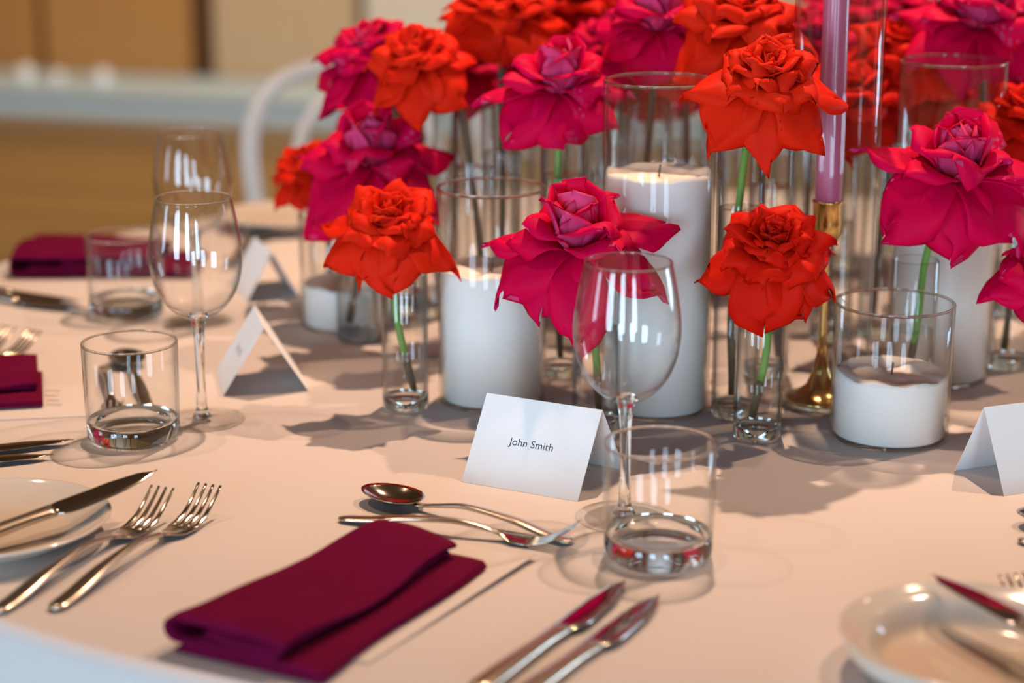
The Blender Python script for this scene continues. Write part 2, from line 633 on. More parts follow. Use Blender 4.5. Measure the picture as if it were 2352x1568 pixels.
# ================================================================== TABLE
TC = Vector((0.16, 1.90))
TR = 0.856
tb = thing('round_table', 'round banquet table hidden under the white cloth', 'table', (TC.x, TC.y, 0))
link('tabletop', lathe('tabletop', [(0, 0.715), (TR - 0.02, 0.715), (TR - 0.012, 0.72), (TR - 0.012, 0.742), (TR - 0.02, 0.7475), (0, 0.7475)], 64), 'dark_wood', tb)
link('pedestal', lathe('pedestal', [(0, 0), (0.32, 0), (0.32, 0.03), (0.06, 0.06), (0.05, 0.3), (0.05, 0.66), (0.2, 0.715), (0, 0.715)], 32), 'dark_wood', tb)


def cloth():
    seg = 240
    prof = [(0.0, 0.0), (0.2, 0), (0.4, 0), (0.6, 0), (0.75, 0), (TR - 0.03, 0), (TR - 0.014, 0)]
    for k in range(1, 9):
        a = k / 8 * PI / 2 * 0.95
        prof.append((TR - 0.014 + 0.014 * math.sin(a), -0.014 * (1 - math.cos(a))))
    for k in range(1, 13):
        prof.append((TR + 0.002 + 0.012 * k / 12, -0.0135 - 0.615 * k / 12))
    verts, faces, rings = [], [], []
    for j, (r, z) in enumerate(prof):
        if r == 0:
            rings.append([0]); verts.append((0, 0, 0)); continue
        ring = []
        fold = max(0, (-z - 0.02)) / 0.6
        for i in range(seg):
            a = 2 * PI * i / seg
            w = (math.sin(a * 22 + 1.3 * math.sin(a * 3)) * 0.5 + 0.5 + 0.4 * math.sin(a * 9 + 2)) * 0.045 * fold ** 0.8
            ring.append(len(verts))
            verts.append(((r + w) * math.cos(a), (r + w) * math.sin(a), z))
        rings.append(ring)
    for k in range(len(rings) - 1):
        A, B = rings[k], rings[k + 1]
        for i in range(seg):
            j = (i + 1) % seg
            if len(A) == 1: faces.append((A[0], B[i], B[j]))
            else: faces.append((A[i], B[i], B[j], A[j]))
    me = mesh('tablecloth', verts, faces)
    o = link('tablecloth', me, 'cloth')
    o.location = (TC.x, TC.y, TZ)
    return tag(o, 'white round tablecloth covering the whole banquet table, hanging over its edge', 'tablecloth')


cloth()

# ================================================================== PETALS AND ROSES
def sm(x, a, b):
    t = max(0.0, min(1.0, (x - a) / (b - a)))
    return t * t * (3 - 2 * t)


def petal_mesh(rng, L, Wd, e, r0, z0, k0, k1, az, roll=0.0, ripple=0.0, point=0.3, twist=0.0, wmax=0.62, jag=0.0, nu=8, nv=9, S=1.0, rot=None, asym=0.0):
    """one petal. e = elevation of the spine (deg) from base to tip (90 = straight up, <0 = hanging);
    k0/k1 = cross curvature at base and tip (+ cups round the axis); roll = edges rolled back; point = pointed tip"""
    ph1, ph2, ph3 = rng.uniform(0, 6.3), rng.uniform(0, 6.3), rng.uniform(0, 6.3)
    keys = [k / (len(e) - 1) for k in range(len(e))]
    NS = 46
    table = [(r0, z0, R(e[0]))]
    for k in range(1, NS + 1):
        v = k / NS * 1.25
        ea = R(interp(keys, e, min(v, 1.0)))
        pr, pz, _ = table[-1]
        table.append((pr + math.cos(ea) * L * 1.25 / NS, pz + math.sin(ea) * L * 1.25 / NS, ea))

    def spine(v):
        f = max(0.0, min(NS - 0.001, v / 1.25 * NS))
        k = int(f); t = f - k
        A, B = table[k], table[k + 1]
        return (A[0] + (B[0] - A[0]) * t, A[1] + (B[1] - A[1]) * t, A[2] + (B[2] - A[2]) * t)
    rp = ripple * S
    rows = []
    for j in range(nv + 1):
        v = j / nv
        if v < wmax:
            h = Wd * (0.16 + 0.84 * math.sin(PI / 2 * v / wmax) ** 0.85)
        else:
            q = (v - wmax) / (1 - wmax)
            h = Wd * ((max(0.0, 1 - q ** 2.8)) ** 0.5 * (1 - point) + (1 - q ** 1.2) * point)
        h = max(h, Wd * 0.02)
        kap = k0 * (1 - v) + k1 * v
        row = []
        for i in range(nu + 1):
            u = -1 + 2 * i / nu
            vv = v * (1 + jag * v * (0.6 * math.sin(u * 2.6 + ph3) + 0.4 * math.sin(u * 6.1 + ph1)))
            r, z, ea = spine(vv)
            n = (-math.sin(ea), math.cos(ea))
            s = u * h
            if abs(kap) > 1e-4:
                al = max(-2.6, min(2.6, s * kap))
                x = math.sin(al) / kap
                y = (1 - math.cos(al)) / kap
            else:
                x, y = s, 0.0
            side = 1 + asym * (1 if u > 0 else -1)
            au = max(0.0, (abs(u) - 0.30) / 0.70)
            w = au * au * sm(v, 0.28, 0.85) * roll * side
            y -= w * h
            x *= 1 - 0.30 * min(1.2, w)
            y += rp * (math.sin(u * 4.2 + ph1 + v * 3) * 0.6 + math.sin(u * 7.5 + ph2 + v * 2) * 0.4) * sm(v, 0.3, 1.0)
            y += 0.05 * Wd * math.exp(-(u * 5) ** 2) * sm(v, 0.1, 0.7) * (-1 if k0 > 3 / max(S, 1e-6) else 1)
            tw = twist * v
            x, y = x * math.cos(tw) - y * math.sin(tw), x * math.sin(tw) + y * math.cos(tw)
            row.append((r + n[0] * y, x, z + n[1] * y, n))
        rows.append(row)
    ca, sa = math.cos(az), math.sin(az)
    wdt = nu + 1
    G = []
    for row in rows:
        for a, b, c, n in row:
            p = Vector((a * sa + b * ca, -a * ca + b * sa, c))    # az = 0 points at -Y, 90 deg at +X
            G.append(rot @ p if rot is not None else p)
    th = 0.00045
    front, back = [], []
    for jj in range(nv + 1):
        for ii in range(wdt):
            du = G[jj * wdt + min(ii + 1, nu)] - G[jj * wdt + max(ii - 1, 0)]
            dv = G[min(jj + 1, nv) * wdt + ii] - G[max(jj - 1, 0) * wdt + ii]
            nrm = dv.cross(du)
            nrm = nrm.normalized() if nrm.length > 1e-12 else Vector((0, 0, 1))
            front.append(G[jj * wdt + ii] + nrm * th)
            back.append(G[jj * wdt + ii] - nrm * th)
    nn = len(front)
    faces, mats = [], []
    for j in range(nv):
        for i in range(nu):
            a, b, c, d = j * wdt + i, j * wdt + i + 1, (j + 1) * wdt + i + 1, (j + 1) * wdt + i
            faces.append((d, c, b, a)); mats.append(0)
            faces.append((a + nn, b + nn, c + nn, d + nn)); mats.append(1)
    rim = [i for i in range(wdt)] + [j * wdt + nu for j in range(1, nv + 1)] + [nv * wdt + i for i in range(nu - 1, -1, -1)] + [j * wdt for j in range(nv - 1, 0, -1)]
    for k in range(len(rim)):
        a, b = rim[k], rim[(k + 1) % len(rim)]
        faces.append((a, b, b + nn, a + nn)); mats.append(0)
    me = mesh('petal', front + back, faces)
    me.polygons.foreach_set('material_index', mats)
    return me


def build_rose(name, label, cat_group, kind, pos, S, seed, tilt, lean, skirt, stem_pts, spin=0.0, style='open', sepals=True, green=0.5):
    """pos = receptacle (stem joint). S = flower radius. kind: red / orange / mag"""
    rng = random.Random(seed)
    root = thing(name, label, 'rose', pos, 0, cat_group)
    rot = Matrix.Rotation(lean, 3, 'Y') @ Matrix.Rotation(tilt, 3, 'X')
    mats = [kind + '_in', kind + '_out']

    def pet(**kw):
        me = petal_mesh(rng, S=S, rot=rot, **kw)
        link('petal', me, mats, root)
    # heart: tight coiled petals
    ga = R(137.5)
    az = spin
    if style == 'open':
        layers = [  # n, L, W, e(base .. tip), r0, k0, k1, roll, ripple, point, z0, jag
            (3, 0.44, 0.13, (84, 90, 98), 0.015, 10, 10, 0.0, 0.01, 0.1, 0.10, 0.05),
            (4, 0.52, 0.22, (70, 88, 96, 80), 0.04, 6.5, 5.0, 0.05, 0.03, 0.2, 0.08, 0.08),
            (6, 0.58, 0.31, (56, 80, 84, 44), 0.06, 4.6, 3.0, 0.25, 0.035, 0.3, 0.07, 0.1),
            (6, 0.68, 0.38, (44, 70, 66, 6), 0.07, 3.4, 1.4, 0.6, 0.04, 0.5, 0.06, 0.12),
            (7, 0.80, 0.44, (30, 56, 40, -24), 0.07, 2.5, 0.5, 0.85, 0.04, 0.6, 0.04, 0.12),
            (6, 0.92, 0.48, (20, 34, 12, -38), 0.07, 2.0, 0.2, 0.85, 0.04, 0.65, 0.02, 0.12),
        ]
    else:
        layers = [
            (4, 0.58, 0.16, (84, 92, 104), 0.02, 8, 9, 0.0, 0.01, 0.0, 0.10, 0.04),
            (4, 0.70, 0.34, (56, 96, 104, 112), 0.05, 4.2, 4.4, 0.0, 0.015, 0.05, 0.06, 0.05),
            (4, 0.80, 0.46, (36, 92, 102, 104), 0.07, 3.2, 3.2, 0.05, 0.02, 0.1, 0.04, 0.07),
            (4, 0.88, 0.54, (22, 82, 92, 56), 0.08, 2.5, 1.9, 0.30, 0.025, 0.25, 0.02, 0.08),
            (4, 0.96, 0.54, (14, 64, 48, -12), 0.08, 2.1, 0.7, 0.75, 0.035, 0.5, 0.0, 0.1),
            (3, 1.02, 0.50, (10, 40, 14, -30), 0.08, 1.8, 0.3, 0.8, 0.035, 0.55, 0.0, 0.1),
        ]
    for li, (n, L, Wd, e, r0, k0, k1, roll, rip, pt, z0, jg) in enumerate(layers):
        off = rng.uniform(0, 6.28) if li else spin
        for k in range(n):
            a = off + 2 * PI * k / n + rng.uniform(-0.28, 0.28)
            j = lambda q: q * rng.uniform(0.88, 1.12)
            dd = rng.uniform(-10, 10) * (0.3 + 0.2 * li)
            ee = tuple(q + rng.uniform(-4, 4) + dd * (m / (len(e) - 1)) for m, q in enumerate(e))
            pet(L=j(L) * S, Wd=j(Wd) * S, e=ee, r0=r0 * S, z0=z0 * S, k0=k0 / S, k1=k1 / S, az=a,
                roll=roll * rng.uniform(0.5, 1.35), ripple=rip, point=min(0.95, pt * rng.uniform(0.6, 1.5)),
                twist=rng.uniform(-0.16, 0.16), asym=rng.uniform(-0.7, 0.7), jag=jg)
    for sk in skirt:
        a, L, Wd, d = sk[:4]
        pnt = sk[4] if len(sk) > 4 else 0.6
        ee = (20 - 10 * d + rng.uniform(-4, 4), 12 - 34 * d, -4 - 52 * d, -16 - 52 * d + rng.uniform(-10, 14))
        pet(L=L * S, Wd=Wd * 1.12 * S, e=ee, r0=0.05 * S, z0=-0.01 * S, k0=1.2 / S, k1=-0.25 / S, az=R(a), roll=rng.uniform(0.22, 0.68),
            ripple=0.065, point=pnt, twist=rng.uniform(-0.15, 0.15), asym=rng.uniform(-0.8, 0.8), wmax=0.70, jag=0.16, nu=10, nv=11)
    # receptacle and sepals
    me = lathe('receptacle', [(0, -0.012), (0.0035, -0.011), (0.006, -0.004), (0.0068, 0.002), (0.004, 0.007), (0, 0.008)], 12)
    me.transform(rot.to_4x4())
    link('receptacle', me, 'sepal', root)
    if sepals:
        for k in range(5):
            me = petal_mesh(rng, L=0.030, Wd=0.0045, e=(-10, -50, -60), r0=0.004, z0=-0.003, k0=60, k1=20, az=2 * PI * k / 5 + 0.4, point=0.95, nu=4, nv=5, rot=rot)
            link('sepal', me, ['sepal', 'sepal'], root)
    # stem: green above, brown woody below
    loc = Vector(pos)
    pts = [Vector(p) - loc for p in stem_pts]
    sp = spline(pts, 7)
    cut = int(len(sp) * green)
    link('stem', tube('stem', sp[:cut + 1], 0.0033, 9), 'stem', root)
    link('stem_foot', tube('stem_foot', sp[cut:], [0.0034 + 0.0004 * math.sin(i * 1.1) for i in range(len(sp) - cut)], 9), 'stem_brown', root)
    return root


# ------------------------------------------------------------------ bud vases
VR = 0.0205


def vase(name, label, x, y, h, water_h, r=VR, group='clear glass bud vases', wet='water_thin'):
    root = thing(name, label, 'vase', (x, y, TZ), 0, group)
    t = 0.0016
    base = 0.011
    me = lathe('glass_wall', [(r - 0.001, base * 0.3), (r, base * 0.6), (r, h * 0.5), (r, h - 0.001), (r - t * 0.5, h), (r - t, h - 0.001), (r - t, h * 0.5), (r - t, base + 0.001), (r - t - 0.001, base + 0.0004)], 40, closed=False)
    link('glass_wall', me, 'glass_vase', root)
    me = lathe('glass_base', [(0, 0.0022), (r * 0.5, 0.0014), (r - 0.003, 0.0), (r - 0.001, 0.0008), (r - 0.0003, 0.003), (r - 0.0003, base), (r - t - 0.001, base), (r * 0.5, base - 0.0025), (0, base - 0.003)], 40)
    link('glass_base', me, 'glass_solid', root)
    rw = r - t - 0.0003
    me = lathe('water', [(0, base - 0.0025), (r * 0.5, base - 0.002), (rw - 0.001, base + 0.0008), (rw, base + 0.002), (rw, water_h), (rw - 0.001, water_h - 0.0005), (rw - 0.003, water_h - 0.001), (0, water_h - 0.001)], 40)
    link('water', me, wet, root)
    return root


SMALL, TALL = 0.133, 0.238

# rows: key, label of rose, kind, style, flower px, py, depth Y, radius, tilt, lean, vase px x, vase depth, vase h, water, skirt, seed, label of vase
ROSES = [
    ('R1', 'orange-red rose with flat drooping lower petals, in the short vase beside the leftmost candles', 'orange', 'open', 893, 532, 1.685, 0.0505, 24, 2,
     932, 1.693, SMALL, 0.106, [(-72, 1.22, 0.44, 0.70), (-28, 1.05, 0.5, 0.82), (8, 1.12, 0.5, 0.92), (66, 1.36, 0.46, 0.55), (-105, 1.15, 0.4, 0.25), (150, 1.0, 0.5, 0.4), (205, 1.0, 0.5, 0.4)], 11,
     'short clear bud vase in front of the two shorter candles, holding an orange-red rose'),
    ('R2', 'deep red rose hanging low over the front vase next to the wine glass', 'red', 'open', 1772, 585, 1.60, 0.0520, 30, 0,
     1738, 1.608, SMALL, 0.094, [(-78, 1.16, 0.46, 0.45, 0.2), (-8, 1.22, 0.56, 0.85, 0.15), (30, 1.15, 0.5, 0.85, 0.3), (66, 1.22, 0.46, 0.75, 0.2), (105, 1.05, 0.4, 0.35), (160, 1.0, 0.5, 0.4), (215, 1.0, 0.5, 0.4)], 23,
     'frontmost clear bud vase with a deep red rose, between wine glass and low candle'),
    ('R3', 'large magenta rose with long hanging petals, behind the front wine glass', 'mag', 'cup', 1325, 566, 1.605, 0.0605, 18, -4,
     1368, 1.628, SMALL, 0.09, [(-66, 1.30, 0.5, 0.6, 0.7), (-34, 1.18, 0.5, 0.85, 0.5), (-2, 1.62, 0.40, 1.0, 0.25), (58, 1.35, 0.46, 0.55, 0.6), (98, 1.25, 0.42, -0.1, 0.8), (-100, 1.2, 0.36, 0.05, 0.5), (160, 1.0, 0.5, 0.3), (215, 1.0, 0.5, 0.3)], 37,
     'clear bud vase behind the name card, holding the large magenta rose'),
    ('R4', 'orange-red rose with crisp pointed petals, high between tall candle and pink taper', 'orange', 'open', 1757, 198, 1.60, 0.0515, 26, 2,
     1686, 1.67, TALL, 0.185, [(-46, 1.38, 0.5, 0.82, 0.5), (4, 1.36, 0.46, 0.98, 0.75), (48, 1.30, 0.56, 0.72, 0.4), (88, 1.22, 0.44, 0.3, 0.7), (-88, 1.22, 0.42, 0.32, 0.7), (150, 1.0, 0.5, 0.3), (205, 1.0, 0.5, 0.3)], 41,
     'tall clear bud vase directly beside the tall candle, holding a crisp orange-red rose'),
    ('R5', 'large magenta rose with a lilac-backed round heart, above the low candle', 'mag', 'cup', 2192, 405, 1.655, 0.0615, 22, 4,
     2086, 1.70, SMALL, 0.07, [(-52, 1.36, 0.54, 0.72, 0.55), (-4, 1.28, 0.52, 0.9, 0.6), (44, 1.30, 0.58, 0.72, 0.3), (-100, 1.26, 0.44, -0.15, 0.6), (96, 1.35, 0.44, 0.05, 0.6), (160, 1.0, 0.5, 0.3), (215, 1.0, 0.5, 0.3)], 53,
     'short clear bud vase right behind the low candle'),
    ('R6', 'bright pink-magenta rose with a round closed heart, beside the tall candle glass', 'mag', 'cup', 1283, 210, 1.80, 0.0545, 14, 2,
     1290, 1.80, TALL, 0.19, [(-80, 1.32, 0.44, 0.25, 0.6), (-46, 1.28, 0.5, 0.75, 0.6), (6, 1.15, 0.54, 0.72, 0.3), (58, 1.15, 0.5, 0.45, 0.4), (100, 1.2, 0.4, 0.1, 0.6), (160, 1.0, 0.5, 0.3), (215, 1.0, 0.5, 0.3)], 67,
     'tall clear bud vase between the two candles at the middle, under a pink-magenta rose'),
    ('R7', 'wide magenta rose with a pale purple cup petal, above the leftmost orange-red rose', 'mag', 'cup', 858, 372, 1.90, 0.0625, 24, -4,
     822, 1.925, SMALL, 0.09, [(-52, 1.45, 0.56, 0.72, 0.6), (-10, 1.2, 0.5, 0.8, 0.4), (52, 1.3, 0.5, 0.8, 0.5), (98, 1.2, 0.4, 0.2), (-105, 1.1, 0.4, 0.1), (170, 1.0, 0.5, 0.3)], 71,
     'short clear bud vase in front of the smallest candle'),
    ('R8', 'small blurred red rose at the outer left end of the flowers', 'orange', 'open', 706, 400, 2.07, 0.044, 18, -14,
     756, 2.12, SMALL, 0.09, [(-60, 1.1, 0.5, 0.5), (0, 1.1, 0.5, 0.6), (60, 1.1, 0.5, 0.5), (120, 1.0, 0.5, 0.3), (-120, 1.0, 0.5, 0.3)], 83,
     'short clear bud vase behind the smallest candle'),
    ('R9', 'red rose with a broad folded front petal, on a bent stem high at the left', 'orange', 'open', 962, 150, 1.89, 0.051, 20, -16,
     1092, 1.90, TALL, 0.18, [(40, 1.2, 0.56, 0.75, 0.1), (-12, 1.3, 0.5, 0.85, 0.5), (-60, 1.1, 0.5, 0.5), (95, 1.0, 0.5, 0.4), (170, 1.0, 0.5, 0.3)], 97,
     'tall clear bud vase behind the middle candle with two crossing stems nearby'),
    ('R10', 'magenta rose leaning outward behind the upper red rose', 'mag', 'open', 862, 140, 2.02, 0.062, 12, -20,
     935, 2.04, TALL, 0.18, [(-60, 1.25, 0.5, 0.45), (-20, 1.2, 0.52, 0.8), (30, 1.2, 0.5, 0.85), (100, 1.0, 0.5, 0.4), (-110, 1.1, 0.5, 0.2), (180, 1, .5, .3)], 101,
     'tall clear bud vase furthest out behind the magenta rose'),
    ('R11', 'bright orange-red rose at the top edge with two flat side petals', 'orange', 'open', 1152, 36, 1.975, 0.057, 20, 2,
     1152, 1.985, TALL, 0.18, [(-42, 1.15, 0.56, 0.72, 0.2), (44, 1.4, 0.56, 0.6, 0.6), (0, 1.0, 0.4, 0.8), (95, 1.1, 0.5, 0.3), (-95, 1.0, 0.5, 0.3), (180, 1, .5, .3)], 113,
     'tall clear bud vase under the top orange-red rose with flat side petals'),
    ('R12', 'purple-magenta rose at the top above the tall candle glass', 'mag', 'cup', 1510, 66, 1.87, 0.056, 16, 0,
     1478, 1.90, TALL, 0.18, [(-60, 1.1, 0.5, 0.5), (-10, 1.2, 0.56, 0.85), (40, 1.2, 0.5, 0.8), (100, 1.0, 0.5, 0.3), (-110, 1.1, 0.5, 0.2)], 127,
     'tall clear bud vase hidden behind the tall candle'),
    ('R13', 'orange-red rose at the top, just behind the crisp pointed one', 'orange', 'open', 1700, 62, 1.79, 0.062, 20, 0,
     1757, 1.80, TALL, 0.18, [(-62, 1.25, 0.56, 0.85, 0.3), (-20, 1.1, 0.5, 0.7), (20, 1.1, 0.5, 0.6), (66, 1.2, 0.5, 0.4, 0.8), (180, 1, .5, .3)], 131,
     'tall clear bud vase standing behind the crisp orange-red rose'),
    ('R14', 'dark red rose seen beyond the pink taper', 'red', 'open', 2075, 130, 1.93, 0.056, 20, 0,
     2015, 1.95, TALL, 0.18, [(-60, 1.1, 0.5, 0.6), (0, 1.1, 0.5, 0.8), (60, 1.1, 0.5, 0.6), (120, 1.0, 0.5, 0.3), (-120, 1.0, 0.5, 0.3)], 149,
     'tall clear bud vase behind the pink taper candle'),
    ('R15', 'very large crimson-magenta rose at the upper corner above the rear candle', 'mag', 'cup', 2245, 60, 1.90, 0.066, 16, 4,
     2236, 1.93, TALL, 0.18, [(-60, 1.25, 0.56, 0.6), (-14, 1.2, 0.56, 0.85), (34, 1.2, 0.56, 0.8), (90, 1.1, 0.5, 0.3), (-110, 1.1, 0.5, 0.2)], 151,
     'tall clear bud vase behind the rear tall candle'),
    ('R16', 'red rose cut by the picture edge beside the rear candle glass', 'red', 'open', 2372, 285, 1.80, 0.054, 18, -6,
     2318, 1.825, 0.16, 0.10, [(-60, 1.1, 0.5, 0.5), (0, 1.1, 0.5, 0.7), (60, 1.1, 0.5, 0.5), (-110, 1.1, 0.5, 0.2)], 163,
     'clear bud vase with a dark stem near the picture edge behind the low candle'),
    ('R17', 'magenta rose tip just entering at the edge above the folded card', 'mag', 'open', 2412, 640, 1.63, 0.05, 18, 6,
     2420, 1.65, SMALL, 0.09, [(-70, 1.25, 0.46, 0.4, 0.7), (-20, 1.1, 0.5, 0.7), (30, 1.1, 0.5, 0.5)], 173,
     'clear bud vase outermost beside the right hand name card'),
    ('R18', 'blurred red rose at the top between orange-red and purple-magenta roses', 'red', 'open', 1335, 20, 2.06, 0.06, 14, 0,
     1335, 2.08, TALL, 0.18, [(-60, 1.1, 0.5, 0.6), (0, 1.1, 0.5, 0.8), (60, 1.1, 0.5, 0.6), (-110, 1.1, 0.5, 0.2)], 179,
     'tall clear bud vase far back under the blurred red rose'),
    ('R19', 'red rose half hidden behind the taper glass, lower than its neighbours', 'red', 'open', 1945, 240, 1.90, 0.058, 20, 0,
     1905, 1.93, 0.19, 0.12, [(-60, 1.1, 0.5, 0.6), (0, 1.1, 0.5, 0.8), (60, 1.1, 0.5, 0.6), (110, 1.1, 0.5, 0.3)], 181,
     'medium clear bud vase behind the brass candlestick'),
    ('R20', 'dark crimson rose deep behind the pink-magenta rose', 'mag', 'open', 1395, 120, 2.0, 0.05, 14, 0,
     1392, 2.03, 0.21, 0.15, [(-60, 1.1, 0.5, 0.6), (0, 1.1, 0.5, 0.8), (60, 1.1, 0.5, 0.6)], 191,
     'clear bud vase deep behind the tall candle and pink-magenta rose'),
    ('R21', 'dark magenta rose seen through the taper glass at the top', 'mag', 'open', 1868, 95, 2.05, 0.056, 14, 0,
     1850, 2.08, TALL, 0.18, [(-60, 1.1, 0.5, 0.6), (0, 1.1, 0.5, 0.8), (60, 1.1, 0.5, 0.6)], 193,
     'tall clear bud vase far behind the brass candlestick'),
    ('R22', 'small crimson rose low behind the red rose on the bent stem', 'mag', 'open', 1060, 160, 2.13, 0.06, 14, 0,
     1040, 2.16, 0.2, 0.15, [(-60, 1.1, 0.5, 0.6), (0, 1.1, 0.5, 0.8), (60, 1.1, 0.5, 0.6)], 197,
     'clear bud vase furthest back behind the bent stems'),
    ('R23', 'purple-magenta rose nodding low under the upper red rose', 'mag', 'open', 872, 255, 2.10, 0.05, 16, -6,
     990, 2.03, 0.17, 0.12, [(-60, 1.2, 0.5, 0.6), (0, 1.1, 0.5, 0.8), (60, 1.1, 0.5, 0.6)], 199,
     'clear bud vase with a bent dark stem behind the magenta rose'),
    ('R24', 'red rose peeping over the crimson-magenta one at the corner', 'red', 'open', 2350, 130, 2.0, 0.055, 14, 0,
     2330, 2.03, TALL, 0.18, [(-60, 1.1, 0.5, 0.6), (0, 1.1, 0.5, 0.8), (60, 1.1, 0.5, 0.6)], 211,
     'tall clear bud vase furthest back beyond the rear candle'),
    ('R25', 'shadowy red rose at the heart of the arrangement behind tall candle', 'red', 'open', 1575, 150, 2.02, 0.05, 12, 0,
     1570, 2.05, 0.21, 0.15, [(-60, 1.1, 0.5, 0.6), (0, 1.1, 0.5, 0.8), (60, 1.1, 0.5, 0.6)], 223,
     'clear bud vase at the heart of the arrangement'),
    ('B0', 'crimson rose behind the bent stem, lower than the top orange-red rose', 'mag', 'open', 1185, 150, 2.26, 0.058, 8, 0,
     1179, 2.28, 0.200, 0.15, [(-60, 1.1, 0.5, 0.6), (0, 1.1, 0.5, 0.8), (60, 1.1, 0.5, 0.6), (130, 1.0, 0.5, 0.4), (230, 1.0, 0.5, 0.4)], 301,
     'bud vase holding the crimson rose behind the bent stem'),
    ('B1', 'red rose right behind the top orange-red one, towards the pink-magenta rose', 'red', 'open', 1255, 55, 2.20, 0.062, 9, 0,
     1256, 2.22, 0.212, 0.15, [(-60, 1.1, 0.5, 0.6), (0, 1.1, 0.5, 0.8), (60, 1.1, 0.5, 0.6), (130, 1.0, 0.5, 0.4), (230, 1.0, 0.5, 0.4)], 308,
     'bud vase holding the red rose right behind the top orange-red one'),
    ('B2', 'dark magenta rose behind the purple-magenta rose at the top', 'mag', 'open', 1425, 45, 2.18, 0.060, 10, 0,
     1420, 2.20, 0.224, 0.15, [(-60, 1.1, 0.5, 0.6), (0, 1.1, 0.5, 0.8), (60, 1.1, 0.5, 0.6), (130, 1.0, 0.5, 0.4), (230, 1.0, 0.5, 0.4)], 315,
     'bud vase holding the dark magenta rose behind the purple-magenta rose at the top'),
    ('B3', 'dark red rose between purple-magenta rose and upper orange-red rose', 'red', 'open', 1570, 95, 2.22, 0.062, 11, 0,
     1572, 2.24, 0.236, 0.15, [(-60, 1.1, 0.5, 0.6), (0, 1.1, 0.5, 0.8), (60, 1.1, 0.5, 0.6), (130, 1.0, 0.5, 0.4), (230, 1.0, 0.5, 0.4)], 322,
     'bud vase holding the dark red rose between purple-magenta rose and upper orange-red rose'),
    ('B4', 'dim crimson rose seen through the rim of the tall candle glass', 'mag', 'open', 1660, 185, 2.16, 0.056, 12, 0,
     1656, 2.18, 0.200, 0.15, [(-60, 1.1, 0.5, 0.6), (0, 1.1, 0.5, 0.8), (60, 1.1, 0.5, 0.6), (130, 1.0, 0.5, 0.4), (230, 1.0, 0.5, 0.4)], 329,
     'bud vase holding the dim crimson rose seen through the rim of the tall candle glass'),
    ('B5', 'dim orange-red rose behind the crisp pointed rose', 'orange', 'open', 1800, 175, 2.14, 0.058, 8, 0,
     1803, 2.16, 0.212, 0.15, [(-60, 1.1, 0.5, 0.6), (0, 1.1, 0.5, 0.8), (60, 1.1, 0.5, 0.6), (130, 1.0, 0.5, 0.4), (230, 1.0, 0.5, 0.4)], 336,
     'bud vase holding the dim orange-red rose behind the crisp pointed rose'),
    ('B6', 'dim magenta rose behind the upper part of the pink taper', 'mag', 'open', 1935, 40, 2.24, 0.062, 9, 0,
     1932, 2.26, 0.224, 0.15, [(-60, 1.1, 0.5, 0.6), (0, 1.1, 0.5, 0.8), (60, 1.1, 0.5, 0.6), (130, 1.0, 0.5, 0.4), (230, 1.0, 0.5, 0.4)], 343,
     'bud vase holding the dim magenta rose behind the upper part of the pink taper'),
    ('B7', 'dark red rose between taper glass and rear candle glass', 'red', 'open', 2130, 215, 2.08, 0.058, 10, 0,
     2134, 2.10, 0.236, 0.15, [(-60, 1.1, 0.5, 0.6), (0, 1.1, 0.5, 0.8), (60, 1.1, 0.5, 0.6), (130, 1.0, 0.5, 0.4), (230, 1.0, 0.5, 0.4)], 350,
     'bud vase holding the dark red rose between taper glass and rear candle glass'),
    ('B8', 'dark red rose seen through the rear candle glass', 'red', 'open', 2195, 170, 2.24, 0.060, 11, 0,
     2193, 2.26, 0.200, 0.15, [(-60, 1.1, 0.5, 0.6), (0, 1.1, 0.5, 0.8), (60, 1.1, 0.5, 0.6), (130, 1.0, 0.5, 0.4), (230, 1.0, 0.5, 0.4)], 357,
     'bud vase holding the dark red rose seen through the rear candle glass'),
    ('B9', 'dark crimson rose at the picture edge over the rear candle glass', 'mag', 'open', 2300, 180, 2.14, 0.060, 12, 0,
     2305, 2.16, 0.212, 0.15, [(-60, 1.1, 0.5, 0.6), (0, 1.1, 0.5, 0.8), (60, 1.1, 0.5, 0.6), (130, 1.0, 0.5, 0.4), (230, 1.0, 0.5, 0.4)], 364,
     'bud vase holding the dark crimson rose at the picture edge over the rear candle glass'),
    ('B10', 'dim red rose low at the back of the tall candle glass', 'red', 'open', 1480, 190, 2.30, 0.058, 8, 0,
     1479, 2.32, 0.224, 0.15, [(-60, 1.1, 0.5, 0.6), (0, 1.1, 0.5, 0.8), (60, 1.1, 0.5, 0.6), (130, 1.0, 0.5, 0.4), (230, 1.0, 0.5, 0.4)], 371,
     'bud vase holding the dim red rose low at the back of the tall candle glass'),
    ('B11', 'dim crimson rose at the top beyond the dark red one', 'mag', 'open', 2040, 20, 2.30, 0.062, 9, 0,
     2046, 2.32, 0.236, 0.15, [(-60, 1.1, 0.5, 0.6), (0, 1.1, 0.5, 0.8), (60, 1.1, 0.5, 0.6), (130, 1.0, 0.5, 0.4), (230, 1.0, 0.5, 0.4)], 378,
     'bud vase holding the dim crimson rose at the top beyond the dark red one'),
]
VASE_POS = []
